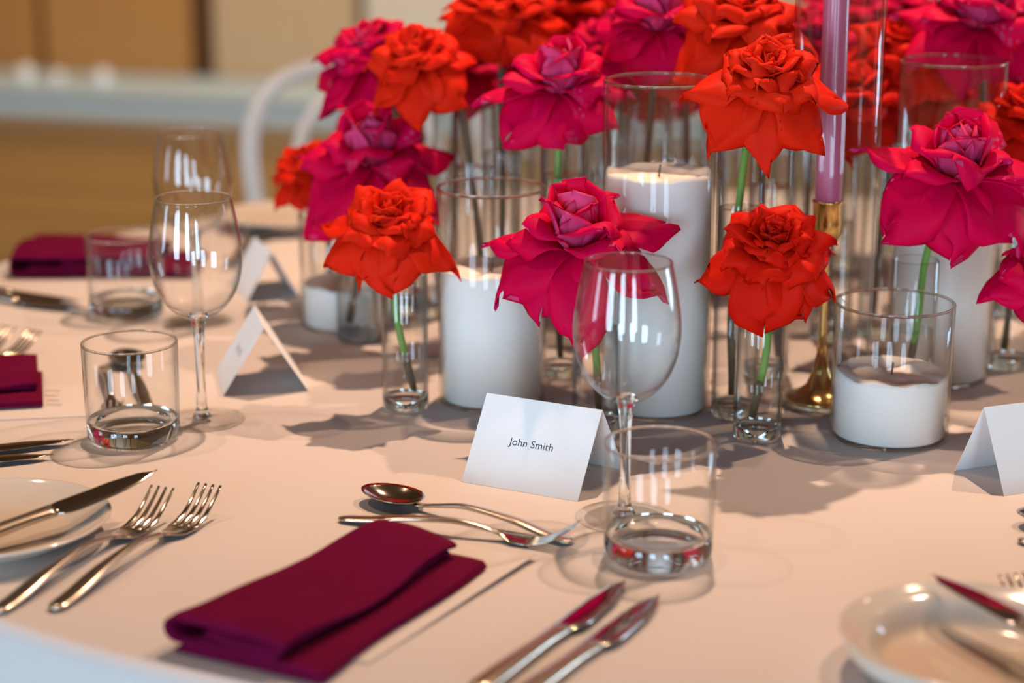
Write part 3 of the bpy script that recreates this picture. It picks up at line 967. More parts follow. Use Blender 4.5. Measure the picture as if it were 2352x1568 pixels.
for (key, lab, kind, style, fx, fy, fY, S, tilt, lean, vx, vY, vh, wh, skirt, seed, vlab) in ROSES:
    pos = at_depth(fx, fy, fY)
    bx, by = x_at(vx, vY), vY
    VASE_POS.append((key, bx, by))
    vase('bud_vase', vlab, bx, by, vh, wh, wet='water_thin')
    top = Vector((bx, by, TZ + vh))
    rr = random.Random(seed + 1000)
    axis = Matrix.Rotation(R(lean), 3, 'Y') @ Matrix.Rotation(R(tilt), 3, 'X') @ Vector((0, 0, 1))
    lean_dir = Vector((pos.x - bx, pos.y - by, 0))
    if lean_dir.length > 0.012:
        rimo = lean_dir.normalized() * 0.0135
    else:
        rimo = lean_dir * 0.8
    end = Vector((bx, by, TZ + 0.016)) - rimo * 0.75 + Vector((rr.uniform(-.004, .004), rr.uniform(-.004, .004), 0))
    rim_p = top + rimo
    rim_p.z = min(rim_p.z, pos.z - 0.012)
    below = pos - axis * 0.012
    mid = (rim_p + end) * 0.5 + Vector((rr.uniform(-.005, .005), rr.uniform(-.004, .004), 0))
    pts = [pos - axis * 0.002, below]
    if below.z - rim_p.z > 0.03 or (below - rim_p).length > 0.03:
        pts.append((below + rim_p) * 0.5 + Vector((0, 0, 0.004)))
    pts += [rim_p, mid, end]
    build_rose('garden_rose', lab, 'roses of the table centrepiece', kind, pos, S, seed, R(tilt), R(lean), skirt, pts, spin=seed * 0.37, style=style, green=0.84 if key in ('R1', 'R2', 'R3', 'R4', 'R5', 'R6') else 0.45)


# ================================================================== CANDLES IN GLASS CYLINDERS
def glass_cylinder(name, label, x, y, r, h, t=0.0022, group=None):
    root = thing(name, label, 'candle glass', (x, y, TZ), 0, group)
    prof = [(0, 0.0004), (r - 0.004, 0.0), (r - 0.001, 0.001), (r, 0.003), (r, h * 0.5), (r, h - 0.0012), (r - t * 0.5, h), (r - t, h - 0.0012), (r - t, h * 0.5), (r - t, 0.0045), (r - t - 0.002, 0.0032), (0, 0.0030)]
    link('glass_wall', lathe('glass_wall', prof, 64), 'glass', root)
    ring = [(r - t * 0.5 + t * 0.62 * math.cos(a), h + t * 0.62 * math.sin(a)) for a in [2 * PI * k / 8 for k in range(8)]]
    link('rim', lathe('rim', ring, 64, closed=True), 'glass_solid', root)
    return root


def sand_candle(label, x, y, r, h, seed):
    root = thing('sand_candle', label, 'candle', (x, y, TZ + 0.0036), 0, 'white candles in glass cylinders')
    seg, nr = 64, 14
    rng = random.Random(seed)
    verts, faces = [], []
    top = h - 0.006

    def zt(x_, y_, rr):
        v = mnoise.noise(Vector((x_ * 45 + seed * 3.1, y_ * 45, seed))) * 0.004 + mnoise.noise(Vector((x_ * 160, y_ * 160, seed))) * 0.0008
        return top + v * (0.4 + 0.6 * sm(rr / r, 0, 0.6)) - 0.004 * (1 - (rr / r) ** 2)
    rings = []
    for k in range(nr):
        rr = r * (nr - k) / nr
        if k == 0: rr = r - 0.0008
        ring = []
        for i in range(seg):
            a = 2 * PI * i / seg
            x_, y_ = rr * math.cos(a), rr * math.sin(a)
            ring.append(len(verts)); verts.append((x_, y_, zt(x_, y_, rr)))
        rings.append(ring)
    c = len(verts); verts.append((0, 0, zt(0, 0, 0)))
    lower = []
    for zz, rr in ((top - 0.004, r), (top * 0.5, r), (0.002, r), (0.0, r - 0.002)):
        ring = []
        for i in range(seg):
            a = 2 * PI * i / seg
            ring.append(len(verts)); verts.append((rr * math.cos(a), rr * math.sin(a), zz))
        lower.append(ring)
    chain = lower[::-1] + rings
    for A, B in zip(chain[:-1], chain[1:]):
        for i in range(seg):
            j = (i + 1) % seg
            faces.append((A[i], A[j], B[j], B[i]))
    for i in range(seg):
        faces.append((rings[-1][i], rings[-1][(i + 1) % seg], c))
    faces.append(tuple(reversed(chain[0])))
    link('wax', mesh('wax', verts, faces), 'wax', root)
    z0 = top - 0.006
    link('wick', tube('wick', spline([(0, 0, z0), (0.0005, 0, z0 + 0.006), (0.0012, 0.0005, z0 + 0.0125)], 4), 0.0009, 6), 'wick', root)
    return root


CAND = [  # base px, py, r, glass h, wax h, labels
    (1503, 935, 0.0485, 0.290, 0.214, 'tall clear glass cylinder around the tallest white candle in the middle', 'tallest white candle, standing in the middle beside the front wine glass'),
    (1130, 916, 0.0480, 0.193, 0.124, 'medium clear glass cylinder behind the John Smith card', 'medium white candle just behind the John Smith card'),
    (2040, 1000, 0.0500, 0.116, 0.060, 'low clear glass cylinder at the front of the arrangement', 'low white candle with uneven sandy top at the front'),
    (799, 745, 0.0480, 0.116, 0.048, 'low clear glass cylinder at the outer end under the magenta rose', 'small white candle at the outer end near the tent cards'),
    (2150, 862, 0.0480, 0.294, 0.185, 'tall clear glass cylinder rising behind the large lilac-backed rose', 'rear tall white candle behind the large lilac-backed rose'),
]
for i, (px, py, r, gh, wh, l1, l2) in enumerate(CAND):
    p = on_table(px, py)
    glass_cylinder('glass_cylinder', l1, p.x, p.y, r, gh, group='glass cylinders around candles')
    sand_candle(l2, p.x, p.y, r - 0.0026, wh, i + 3)

# taper in brass candlestick inside a tall glass chimney
p = on_table(1893, 930)
glass_cylinder('glass_chimney', 'very tall narrow glass chimney around the pink taper candle', p.x, p.y, 0.0385, 0.40)
cs = thing('brass_candlestick', 'slender brass candlestick inside the tall glass chimney', 'candlestick', (p.x - 0.004, p.y, TZ + 0.006))
link('foot', lathe('foot', [(0, 0), (0.031, 0), (0.032, 0.0015), (0.031, 0.003), (0.022, 0.006), (0.013, 0.013), (0.0075, 0.026), (0.0045, 0.042), (0, 0.042)], 40), 'brass', cs)
link('shaft', lathe('shaft', [(0, 0.040), (0.0045, 0.042), (0.0036, 0.06), (0.0034, 0.10), (0.0034, 0.135), (0.0045, 0.142), (0, 0.143)], 24), 'brass', cs)
link('cup', lathe('cup', [(0, 0.140), (0.0045, 0.141), (0.010, 0.145), (0.0125, 0.151), (0.0128, 0.160), (0.0128, 0.177), (0.0135, 0.178), (0.0135, 0.1795), (0.0118, 0.1795), (0.0115, 0.165), (0, 0.163)], 32), 'brass', cs)
tp = thing('taper_candle', 'glossy pink taper candle standing in the brass candlestick', 'candle', (p.x - 0.004, p.y, TZ + 0.006 + 0.1655))
link('wax', lathe('wax', [(0, 0), (0.0108, 0), (0.0112, 0.002), (0.0118, 0.02), (0.0116, 0.1), (0.0108, 0.2), (0.010, 0.262), (0.008, 0.27), (0.002, 0.272), (0, 0.272)], 32), 'taper', tp)
link('wick', tube('wick', [(0, 0, 0.27), (0.0005, 0, 0.278), (0.0015, 0, 0.285)], 0.0008, 6), 'wick', tp)


# ================================================================== GLASSES
def wine_glass(label, x, y):
    root = thing('wine_glass', label, 'wine glass', (x, y, TZ), 0, 'wine glasses at the places')
    out = [(0.0062, 0.0915), (0.012, 0.0935), (0.0195, 0.098), (0.0275, 0.106), (0.0340, 0.117), (0.0380, 0.130), (0.0396, 0.144), (0.0390, 0.158), (0.0368, 0.173), (0.0342, 0.187), (0.0322, 0.1965)]
    t = 0.0011
    sp = spline([(r, 0, z) for r, z in out], 5)
    o2 = [(v.x, v.z) for v in sp]
    inn = []
    for k in range(len(o2) - 1, -1, -1):
        a, b = o2[max(0, k - 1)], o2[min(len(o2) - 1, k + 1)]
        dx, dz = b[0] - a[0], b[1] - a[1]
        L = math.hypot(dx, dz)
        tt = t + 0.0035 * (1 - sm(o2[k][1], 0.0915, 0.106))
        inn.append((max(0.0, o2[k][0] - dz / L * tt), o2[k][1] + dx / L * tt))
    inn = [(r, z) for r, z in inn if r > 0.004]
    prof = o2 + [((o2[-1][0] + inn[0][0]) / 2, 0.1970)] + inn + [(0, inn[-1][1] - 0.0006)]
    link('bowl', lathe('bowl', prof, 72), 'glass_wine', root)
    ring = [(0.0317 + 0.00075 * math.cos(a), 0.1966 + 0.00075 * math.sin(a)) for a in [2 * PI * k / 8 for k in range(8)]]
    link('rim', lathe('rim', ring, 72, closed=True), 'glass_solid', root)
    st = [(0, 0.0042), (0.0085, 0.0042), (0.0062, 0.0075), (0.0045, 0.014), (0.0040, 0.03), (0.0039, 0.05), (0.0042, 0.07), (0.0052, 0.084), (0.0068, 0.0905), (0.0095, 0.0938), (0.007, 0.0965), (0, 0.0972)]
    link('stem', lathe('stem', st, 40), 'glass_solid', root)
    ft = [(0, 0.0), (0.030, 0.0), (0.0362, 0.0006), (0.0368, 0.0012), (0.0360, 0.0018), (0.026, 0.0026), (0.015, 0.0036), (0.009, 0.0043), (0, 0.0043)]
    link('foot', lathe('foot', ft, 72), 'glass_foot', root)
    return root


def tumbler(label, x, y):
    root = thing('tumbler', label, 'tumbler', (x, y, TZ), 0, 'water tumblers at the places')
    r, h, t = 0.0398, 0.0845, 0.0018
    b = 0.0165
    wall = [(r - 0.0012, b - 0.001), (r - 0.0006, h * 0.4), (r, h - 0.001), (r - t * 0.5, h), (r - t, h - 0.001), (r - t - 0.0006, h * 0.4), (r - t - 0.0012, b + 0.002)]
    link('wall', lathe('wall', wall, 72), 'glass', root)
    ring = [(r - t * 0.5 + t * 0.6 * math.cos(a), h + t * 0.6 * math.sin(a)) for a in [2 * PI * k / 8 for k in range(8)]]
    link('rim', lathe('rim', ring, 72, closed=True), 'glass_solid', root)
    base = [(0, 0.0018), (r * 0.6, 0.0014), (r - 0.008, 0.0), (r - 0.005, 0.0002), (r - 0.0025, 0.0022), (r - 0.0013, 0.006), (r - 0.0012, b + 0.001), (r - t - 0.0012, b + 0.003), (r - 0.0055, b), (r - 0.012, b - 0.003), (r * 0.4, b - 0.0046), (0, b - 0.005)]
    link('base', lathe('base', base, 72), 'glass_solid', root)
    return root


p = on_table(1434, 1190); wine_glass('clear wine glass beside the John Smith card, in front of the candles', p.x, p.y)
p = on_table(465, 966); wine_glass('clear wine glass behind the tumbler with cutlery showing through', p.x, p.y)
p = on_table(456, 737); wine_glass('blurred wine glass in front of the white chair', p.x, p.y)
p = on_table(1511, 1278); tumbler('clear tumbler in front of the wine glass near the two knives', p.x, p.y)
p = on_table(308, 1008); tumbler('clear tumbler through which a spoon and fork show', p.x, p.y)
p = on_table(292, 722); tumbler('blurred tumbler in front of the farther burgundy napkin', p.x, p.y)


# ================================================================== CUTLERY
def strip(name, st, seg=10, flat=0.0):
    """loft: stations (x, z, half width, half thickness, y offset); super-elliptic section. along +X"""
    verts, faces = [], []
    n = len(st)
    for i, s in enumerate(st):
        x, z, hw, ht = s[:4]
        yo = s[4] if len(s) > 4 else 0
        for k in range(seg):
            a = 2 * PI * k / seg
            ca, sa = math.cos(a), math.sin(a)
            e = 0.75
            verts.append((x, yo + hw * math.copysign(abs(ca) ** e, ca), z + ht * math.copysign(abs(sa) ** e, sa)))
    for i in range(n - 1):
        for k in range(seg):
            k2 = (k + 1) % seg
            faces.append((i * seg + k, (i + 1) * seg + k, (i + 1) * seg + k2, i * seg + k2))
    faces.append(tuple(range(seg)))
    faces.append(tuple((n - 1) * seg + k for k in range(seg - 1, -1, -1)))
    return mesh(name, verts, faces)


def stations(xs, tabs, n):
    """tabs: list of (keys, values) sampled smooth at xs range"""
    out = []
    x0, x1 = xs
    for i in range(n + 1):
        x = x0 + (x1 - x0) * i / n
        out.append([x] + [interp(k, v, x) for k, v in tabs])
    return out


def place_cutlery(root, a, b):
    """lay along a -> b (a = handle end, b = tip) on whatever lies at their z"""
    a, b = Vector(a), Vector(b)
    d = b - a
    root.location = a
    rz = math.atan2(d.y, d.x)
    pitch = -math.asin(max(-1, min(1, d.z / d.length)))
    root.rotation_euler = (0, pitch, rz)


FORK_CACHE = {}


def fork(label, a, b, L=0.205, group=None, sc=1.0):
    root = thing('table_fork', label, 'fork', (0, 0, 0), 0, group or 'forks on the table')
    if 'h' not in FORK_CACHE:
        zk = ([0, .02, .06, .10, .135, .15, .163, .18, .193, .205], [.0026, .004, .0095, .0120, .0075, .0034, .0026, .0062, .0135, .0225])
        wk = ([0, .002, .006, .03, .08, .118, .14, .1525, .163], [.003, .0055, .0068, .0068, .0045, .0027, .0042, .0108, .0116])
        tk = ([0, .01, .1, .13, .163], [.0014, .0018, .0022, .0017, .0011])
        FORK_CACHE['z'] = zk
        h = strip('handle', stations((0, .136), [zk, wk, tk], 30), 12)
        hd = []
        for s in stations((.134, .1655), [zk, wk, tk], 12):
            hd.append(s)
        h2 = strip('head', hd, 12)
        tines = []
        for q in (-1.5, -.5, .5, 1.5):
            st = []
            for i in range(11):
                f = i / 10
                x = .163 + (.205 - .163) * f
                z = interp(*zk, x)
                st.append((x, z, .0025 * (1 - f) + .0012 * f, .0011 * (1 - f) + .0007 * f, q * (.0062 - .0003 * math.sin(f * PI))))
            tines.append(strip('tine', st, 8))
        for me, mk in [(h, 'steel_brushed'), (h2, 'steel')] + [(t, 'steel') for t in tines]:
            me.materials.append(M[mk])
            for pl in me.polygons: pl.use_smooth = True
        FORK_CACHE['h'], FORK_CACHE['hd'], FORK_CACHE['t'] = h, h2, tines
    for nm, me in [('handle', FORK_CACHE['h']), ('head', FORK_CACHE['hd'])] + [('tine', t) for t in FORK_CACHE['t']]:
        o = bpy.data.objects.new(nm, me); C.objects.link(o); o.parent = root
    s = L / 0.205
    root.scale = (s, s * sc, s)
    place_cutlery(root, a, b)
    return root


SP = {}


def spoon(label, a, b, L=0.187):
    root = thing('dessert_spoon', label, 'spoon', (0, 0, 0), 0, 'dessert spoons above the napkins')
    if not SP:
        zk = ([0, .02, .06, .10, .13, .147, .16, .19, .2], [.0026, .004, .0105, .0125, .008, .0052, .005, .0065, .008])
        wk = ([0, .002, .006, .03, .08, .118, .14, .152], [.003, .0055, .0066, .0064, .0042, .0026, .0028, .005])
        tk = ([0, .01, .1, .13, .152], [.0014, .0018, .0022, .0017, .0010])
        h = strip('handle', stations((0, .152), [zk, wk, tk], 34), 12)
        # bowl: oval shell, outer and inner skin
        nu, nv = 20, 9
        x0, x1, hw, dep = .146, .205, .0195, .0085
        verts, faces = [], []
        for lay in (0, 1):
            for j in range(nv + 1):
                q = j / nv
                for i in range(nu):
                    a_ = 2 * PI * i / nu
                    cx = math.cos(a_)
                    egg = 1.0 + 0.10 * cx
                    xx = (x0 + x1) / 2 + (x1 - x0) / 2 * cx * q
                    yy = hw * math.sin(a_) * q * (1.06 - 0.10 * cx)
                    zz = .0102 - dep * (1 - q ** 2.2) + (0.0010 if lay else 0) * (1 if q < 0.98 else 0.6) + .002 * (cx * q) * 0.6
                    verts.append((xx, yy, zz))
        o1 = (nv + 1) * nu
        for lay in (0, 1):
            for j in range(nv):
                for i in range(nu):
                    i2 = (i + 1) % nu
                    f = (lay * o1 + j * nu + i, lay * o1 + j * nu + i2, lay * o1 + (j + 1) * nu + i2, lay * o1 + (j + 1) * nu + i)
                    faces.append(f if lay else f[::-1])
        for i in range(nu):
            i2 = (i + 1) % nu
            faces.append((nv * nu + i, nv * nu + i2, o1 + nv * nu + i2, o1 + nv * nu + i))
        bmesh_ = mesh('bowl', verts, faces)
        bm = bmesh.new(); bm.from_mesh(bmesh_)
        bmesh.ops.remove_doubles(bm, verts=bm.verts, dist=1e-6)
        bmesh.ops.recalc_face_normals(bm, faces=bm.faces)
        bm.to_mesh(bmesh_); bm.free()
        for me, mk in ((h, 'steel_brushed'), (bmesh_, 'steel')):
            me.materials.append(M[mk])
            for pl in me.polygons: pl.use_smooth = True
        SP['h'], SP['b'] = h, bmesh_
    for nm, me in (('handle', SP['h']), ('bowl', SP['b'])):
        o = bpy.data.objects.new(nm, me); C.objects.link(o); o.parent = root
    s = L / 0.205
    root.scale = (s, s, s)
    place_cutlery(root, a, b)
    return root


KN = {}


def knife(label, a, b, L=0.215, flip=1, name='table_knife', group='table knives', edge=0.0):
    root = thing(name, label, 'knife', (0, 0, 0), 0, group)
    if not KN:
        LH = .115
        h = strip('handle', stations((0, LH), [([0, .02, .09, LH], [.0045, .0047, .0047, .0045]),
                                               ([0, .002, .007, .05, .09, LH], [.003, .0065, .0085, .0075, .0065, .0075]),
                                               ([0, .003, .04, .09, LH], [.002, .0036, .0042, .0036, .0030])], 30), 14)
        bl = []
        for i in range(25):
            f = i / 24
            x = LH - .001 + (.215 - LH + .001) * f
            back = lerp_tab([0, .06, .6, .85, 1], [.0070, .0095, .0095, .0075, .0], f)
            edge_ = lerp_tab([0, .10, .2, .6, .8, .93, 1], [-.0064, -.0118, -.0126, -.0100, -.0058, -.0014, .0024], f)
            if f > .97: back = max(back, edge_ + .0006)
            bl.append((x, .0045, (back - edge_) / 2, .0012 * (1 - .6 * f), (back + edge_) / 2))
        b_ = strip('blade', bl, 10)
        for me, mk in ((h, 'steel_brushed'), (b_, 'blade')):
            me.materials.append(M[mk])
            for pl in me.polygons: pl.use_smooth = True
        KN['h'], KN['b'] = h, b_
    for nm, me in (('handle', KN['h']), ('blade', KN['b'])):
        o = bpy.data.objects.new(nm, me); C.objects.link(o); o.parent = root
        o.rotation_euler = (edge, 0, 0)
    s = L / 0.215
    root.scale = (s, s * flip, s)
    place_cutlery(root, a, b)
    return root


def T(px, py, z=0.0):
    return on_table(px, py, z)


def along(tip, direction, L, z=0.0):
    d = Vector((direction[0], direction[1], 0)).normalized()
    a = Vector((tip.x, tip.y, TZ + z)) - d * L
    return a


# front place
def lay(fn, label, handle_px, tip_px, L, ztip=0.015, **kw):
    a = T(*handle_px, 0.003); b = T(*tip_px, ztip)
    a.z = TZ; b.z = TZ
    d = (b - a).normalized()
    return fn(label, b - d * L, b, L=L, **kw)


lay(fork, 'table fork closest to the side plate with the butter knife', (10, 1392), (374, 1132), 0.207, 0.018)
lay(fork, 'table fork lying between another fork and the front burgundy napkin', (137, 1387), (482, 1126), 0.207, 0.018)
lay(fork, 'dessert fork pointing towards the front tumbler, above the front napkin', (800, 1190), (1328, 1208), 0.186, 0.018, sc=0.92)
lay(spoon, 'dessert spoon lying beside the dessert fork above the front napkin', (1337, 1247), (836, 1116), 0.187, 0.01)
lay(knife, 'table knife closer to the front napkin', (1080, 1600), (1443, 1329), 0.205, 0.005, flip=1)
lay(knife, 'table knife lying outermost, below the front tumbler', (1175, 1620), (1521, 1363), 0.205, 0.005, flip=1)


# ------------------------------------------------------------------ side plates
def plate(label, x, y, r=0.083, h=0.019):
    root = thing('side_plate', label, 'plate', (x, y, TZ), 0, 'white side plates')
    prof = [(0, 0.002), (r * 0.55, 0.002), (r * 0.58, 0.0), (r * 0.63, 0.0), (r * 0.66, 0.003), (r * 0.80, 0.0075), (r * 0.94, 0.0145), (r, h - 0.002), (r + 0.0005, h - 0.0008), (r - 0.001, h), (r - 0.003, h - 0.0005),
            (r * 0.93, h - 0.0022), (r * 0.80, h - 0.0070), (r * 0.70, 0.0085), (r * 0.62, 0.0062), (r * 0.5, 0.0055), (0, 0.0055)]
    sp = [(v.x, v.z) for v in spline([(q[0], 0, q[1]) for q in prof[4:-1]], 3)]
    full = prof[:4] + sp + [prof[-1]]
    link('plate_body', lathe('plate_body', full, 96), 'porcelain', root)
    return root


plate('white side plate beneath the knife next to the two front forks', -0.376, 1.362, 0.0835)
plate('white deep side plate at the lower corner with a knife reflecting burgundy', 0.285, 1.128, 0.084, 0.028)
b = T(366, 1091, 0.032); c_ = T(140, 1175, 0.022)
d = (b - c_).normalized()
knife('butter knife lying across the plate next to the two front forks', b - d * 0.19, b, L=0.19, name='butter_knife', group='butter knives on side plates', flip=1, edge=0.25)
b = T(2143, 1330, 0.030); c_ = T(2352, 1446, 0.030)
d = (b - c_).normalized()
knife('butter knife on the deep side plate at the lower corner', b - d * 0.19, b, L=0.19, name='butter_knife', group='butter knives on side plates', flip=1, edge=0.0)

# neighbouring place on one side
tip = T(2322, 1331, 0.018); dr = Vector((-0.30, 0.95, 0))
fork('fork just entering the picture beyond the deep side plate', along(tip, dr, 0.2), Vector((tip.x, tip.y, TZ)), L=0.2)
tip = T(2334, 1181, 0.008)
spoon('spoon tip just entering the picture under the folded card', along(tip, (-0.94, 0.25), 0.187), Vector((tip.x, tip.y, TZ)), L=0.187)
e_ = T(2338, 1238, 0.003)
fork('fork handle just entering the picture below the spoon tip', Vector((e_.x, e_.y, TZ)), Vector((e_.x + 0.18, e_.y - 0.05, TZ)), L=0.186)

# neighbouring place on the other side
for (tx, ty), (hx, hy), lab in (((168, 1008), (0, 1029), 'golden gleaming knife nearest the menu card edge by the tumbler'),
                                ((123, 1043), (0, 1054), 'golden gleaming knife in front of its twin, above the side plate')):
    b = T(tx, ty, 0.004); a = T(hx, hy, 0.004)
    b.z = a.z = TZ
    d = (b - a).normalized()
    knife(lab, b - d * 0.205, b, L=0.205, flip=-1)
lay(spoon, 'dessert spoon seen through the nearer side tumbler', (338, 928), (284, 800), 0.175, 0.01)
lay(fork, 'dessert fork seen through the nearer side tumbler', (238, 836), (262, 930), 0.175, 0.015)
tip = T(80, 766, 0.018)
fork('dark blurred fork outermost behind the cropped napkin', along(tip, (0.55, 0.83), 0.2), Vector((tip.x, tip.y, TZ)), L=0.2)
tip = T(22, 757, 0.018)
fork('dark blurred fork cut by the picture edge behind the cropped napkin', along(tip, (0.55, 0.83), 0.2), Vector((tip.x, tip.y, TZ)), L=0.2)
# farther place
for (tx, ty), (hx, hy), lab in (((205, 712), (0, 684), 'silver blurred knife closest to the farther tumbler'),
                                ((186, 694), (0, 668), 'silver blurred knife nearer the farther napkin')):
    b = T(tx, ty, 0.004); a = T(hx, hy, 0.004)
    b.z = a.z = TZ
    d = (b - a).normalized()
    knife(lab, b - d * 0.205, b, L=0.205, flip=1)
lay(spoon, 'blurred dessert spoon behind the farthest wine glass', (548, 590), (606, 522), 0.175, 0.01)
lay(fork, 'blurred dessert fork beside the spoon behind the farthest wine glass', (592, 528), (528, 592), 0.175, 0.015)
b = T(655, 520); plate('blurred white side plate beyond the tent cards near the chair', b.x, b.y, 0.082)


# ================================================================== NAPKINS
def napkin(label, A, B, Lx, seed, wl=0.112, wu=0.088, hz=1.0, taper=0.004):
    """A = front outer lower corner at the table, B = front other corner direction; long axis Lx; folded sheet"""
    A = Vector((A[0], A[1], 0)); B = Vector((B[0], B[1], 0))
    ux = (B - A).normalized()
    uy = Vector((-ux.y, ux.x, 0))
    root = tag(bpy.data.objects.new('napkin', None), label, 'napkin', 'burgundy napkins')
    C.objects.link(root)
    root.location = (A.x, A.y, TZ + 0.0015)
    root.rotation_euler = (0, 0, math.atan2(ux.y, ux.x))
    rng = random.Random(seed)
    th = 0.0011

    def sheet(name, path, y0, y1, amp, ny=26):
        # path points (x, z) -> extruded along local y with soft waves
        sp = [(v.x, v.z) for v in spline([(q[0], 0, q[1]) for q in path], 5)]
        n = len(sp)
        verts, faces = [], []
        for lay_ in (1, -1):
            for j in range(ny + 1):
                f = j / ny
                y = y0 + (y1 - y0) * f
                for i, (x, z) in enumerate(sp):
                    a, b_ = sp[max(0, i - 1)], sp[min(n - 1, i + 1)]
                    dx, dz = b_[0] - a[0], b_[1] - a[1]
                    l = math.hypot(dx, dz) or 1
                    hgt = min(1.0, z / 0.012)
                    wz = amp * hgt * (math.sin(f * 5.2 + seed) * 0.55 + math.sin(f * 9.5 + x * 30 + seed * 2) * 0.28 + 0.3 * mnoise.noise(Vector((x * 30, y * 22, seed))))
                    wx = 0.0022 * math.sin(f * 7 + seed + z * 150) + taper * f * (1 - x / wl)
                    corner = 0.004 * (max(0, f - 0.93) / 0.07 + max(0, 0.04 - f) / 0.04)
                    verts.append((x + wx - dz / l * th * lay_, y, max(0.0006, z + wz + dx / l * th * lay_ - corner * hgt * 0.5)))
        m_ = n * (ny + 1)
        for lay_ in (0, 1):
            for j in range(ny):
                for i in range(n - 1):
                    q = (lay_ * m_ + j * n + i, lay_ * m_ + j * n + i + 1, lay_ * m_ + (j + 1) * n + i + 1, lay_ * m_ + (j + 1) * n + i)
                    faces.append(q if lay_ == 0 else q[::-1])
        ring = [i for i in range(n)] + [j * n + n - 1 for j in range(1, ny + 1)] + [ny * n + i for i in range(n - 2, -1, -1)] + [j * n for j in range(ny - 1, 0, -1)]
        for k in range(len(ring)):
            a, b_ = ring[k], ring[(k + 1) % len(ring)]
            faces.append((b_, a, a + m_, b_ + m_))
        return link(name, mesh(name, verts, faces), 'napkin', root)
    h = hz
    # lower wide fold: two plies joined by a crease along the free side
    sheet('lower_fold', [(0.004, 0.0016), (0.03, 0.0016), (wl - 0.006, 0.0018), (wl, 0.0036 * h), (wl - 0.006, 0.0062 * h), (wl * 0.5, 0.0066 * h), (0.014, 0.0066 * h)], 0.0, Lx, 0.0008)
    # outer wrap that rises along the closed side and comes back over the top
    sheet('upper_fold', [(0.030, 0.0088 * h), (0.010, 0.0078 * h), (0.0015, 0.0095 * h), (0.0000, 0.0160 * h), (0.0045, 0.0222 * h), (0.02, 0.0228 * h), (wu * 0.55, 0.0218 * h), (wu - 0.012, 0.0196 * h), (wu, 0.0165 * h), (wu - 0.009, 0.0142 * h), (wu * 0.6, 0.0140 * h), (wu * 0.35, 0.0172 * h)], 0.001, Lx - 0.004, 0.0042 * h)
    sheet('inner_fold', [(0.022, 0.0106 * h), (wu * 0.5, 0.0098 * h), (wu - 0.010, 0.0100 * h), (wu - 0.006, 0.0112 * h), (wu - 0.012, 0.0122 * h), (wu * 0.5, 0.0118 * h)], 0.001, Lx - 0.006, 0.0008)
    return root


A = T(385, 1497); q_ = (T(1125, 1303) - T(742, 1570)).normalized(); B = A + Vector((q_.y, -q_.x, 0)) * 0.11
napkin('folded burgundy napkin in front, lying on a white menu card', A, B, 0.214, 2, taper=0.026)
# neighbouring napkin on the other side: inner end shows, long axis runs outward
A = Vector((T(98, 858).x, T(98, 858).y)); B = Vector((T(100, 950).x, T(100, 950).y))
vv = (Vector((B[0] - A[0], B[1] - A[1], 0))).normalized()
out = Vector((vv.y, -vv.x, 0))     # away from the table middle
org = Vector((A[0], A[1], 0)) + out * 0.20
napkin('folded burgundy napkin cropped by the edge, near the two golden knives', (org.x, org.y), (org.x + vv.x, org.y + vv.y), 0.20, 7)
A3 = T(20, 642); B3 = T(345, 648)
napkin('blurred burgundy napkin at the far table rim, behind the farther tumbler', (A3.x, A3.y), (A3.x + 0.158, A3.y - 0.0), 0.115, 5, wl=0.20, wu=0.165, hz=1.25)


# ================================================================== MENU CARDS
def menu(label, corners, curl=0.0, lines=None):
    """corners on the table: far-right, near-right, near-left, far-left"""
    c = [Vector((p_[0], p_[1], 0)) for p_ in corners]
    nx, ny = 10, 16
    verts, faces = [], []
    th = 0.0004
    for lay_ in (1, 0):
        for j in range(ny + 1):
            f = j / ny
            for i in range(nx + 1):
                g = i / nx
                p_ = (c[3] * (1 - g) + c[0] * g) * (1 - f) + (c[2] * (1 - g) + c[1] * g) * f
                z = 0.0004 + th * lay_ + curl * sm(g, 0.80, 1.0) * (0.55 + 0.45 * math.cos(f * 3.0))
                verts.append((p_.x, p_.y, TZ + z))
    m_ = (nx + 1) * (ny + 1)
    w_ = nx + 1
    for lay_ in (0, 1):
        for j in range(ny):
            for i in range(nx):
                q = (lay_ * m_ + j * w_ + i, lay_ * m_ + j * w_ + i + 1, lay_ * m_ + (j + 1) * w_ + i + 1, lay_ * m_ + (j + 1) * w_ + i)
                faces.append(q[::-1] if lay_ == 0 else q)
    ring = [i for i in range(w_)] + [j * w_ + nx for j in range(1, ny + 1)] + [ny * w_ + i for i in range(nx - 1, -1, -1)] + [j * w_ for j in range(ny - 1, 0, -1)]
    for k in range(len(ring)):
        a, b_ = ring[k], ring[(k + 1) % len(ring)]
        faces.append((a, b_, b_ + m_, a + m_))
    me = mesh('menu_card', verts, faces)
    o = link('menu_card', me, 'menu', None, False)
    return tag(o, label, 'menu card', 'white menu cards under the napkins')


q1, q2 = T(1232, 1286), T(846, 1526)
dv = (q2 - q1).normalized()
lf = Vector((dv.y, -dv.x, 0)) * 0.100
menu('white menu card with a lifted edge under the front napkin', [q1, q2, q2 + lf, q1 + lf], curl=0.0035)
q1, q2 = T(205, 957), T(0, 966)
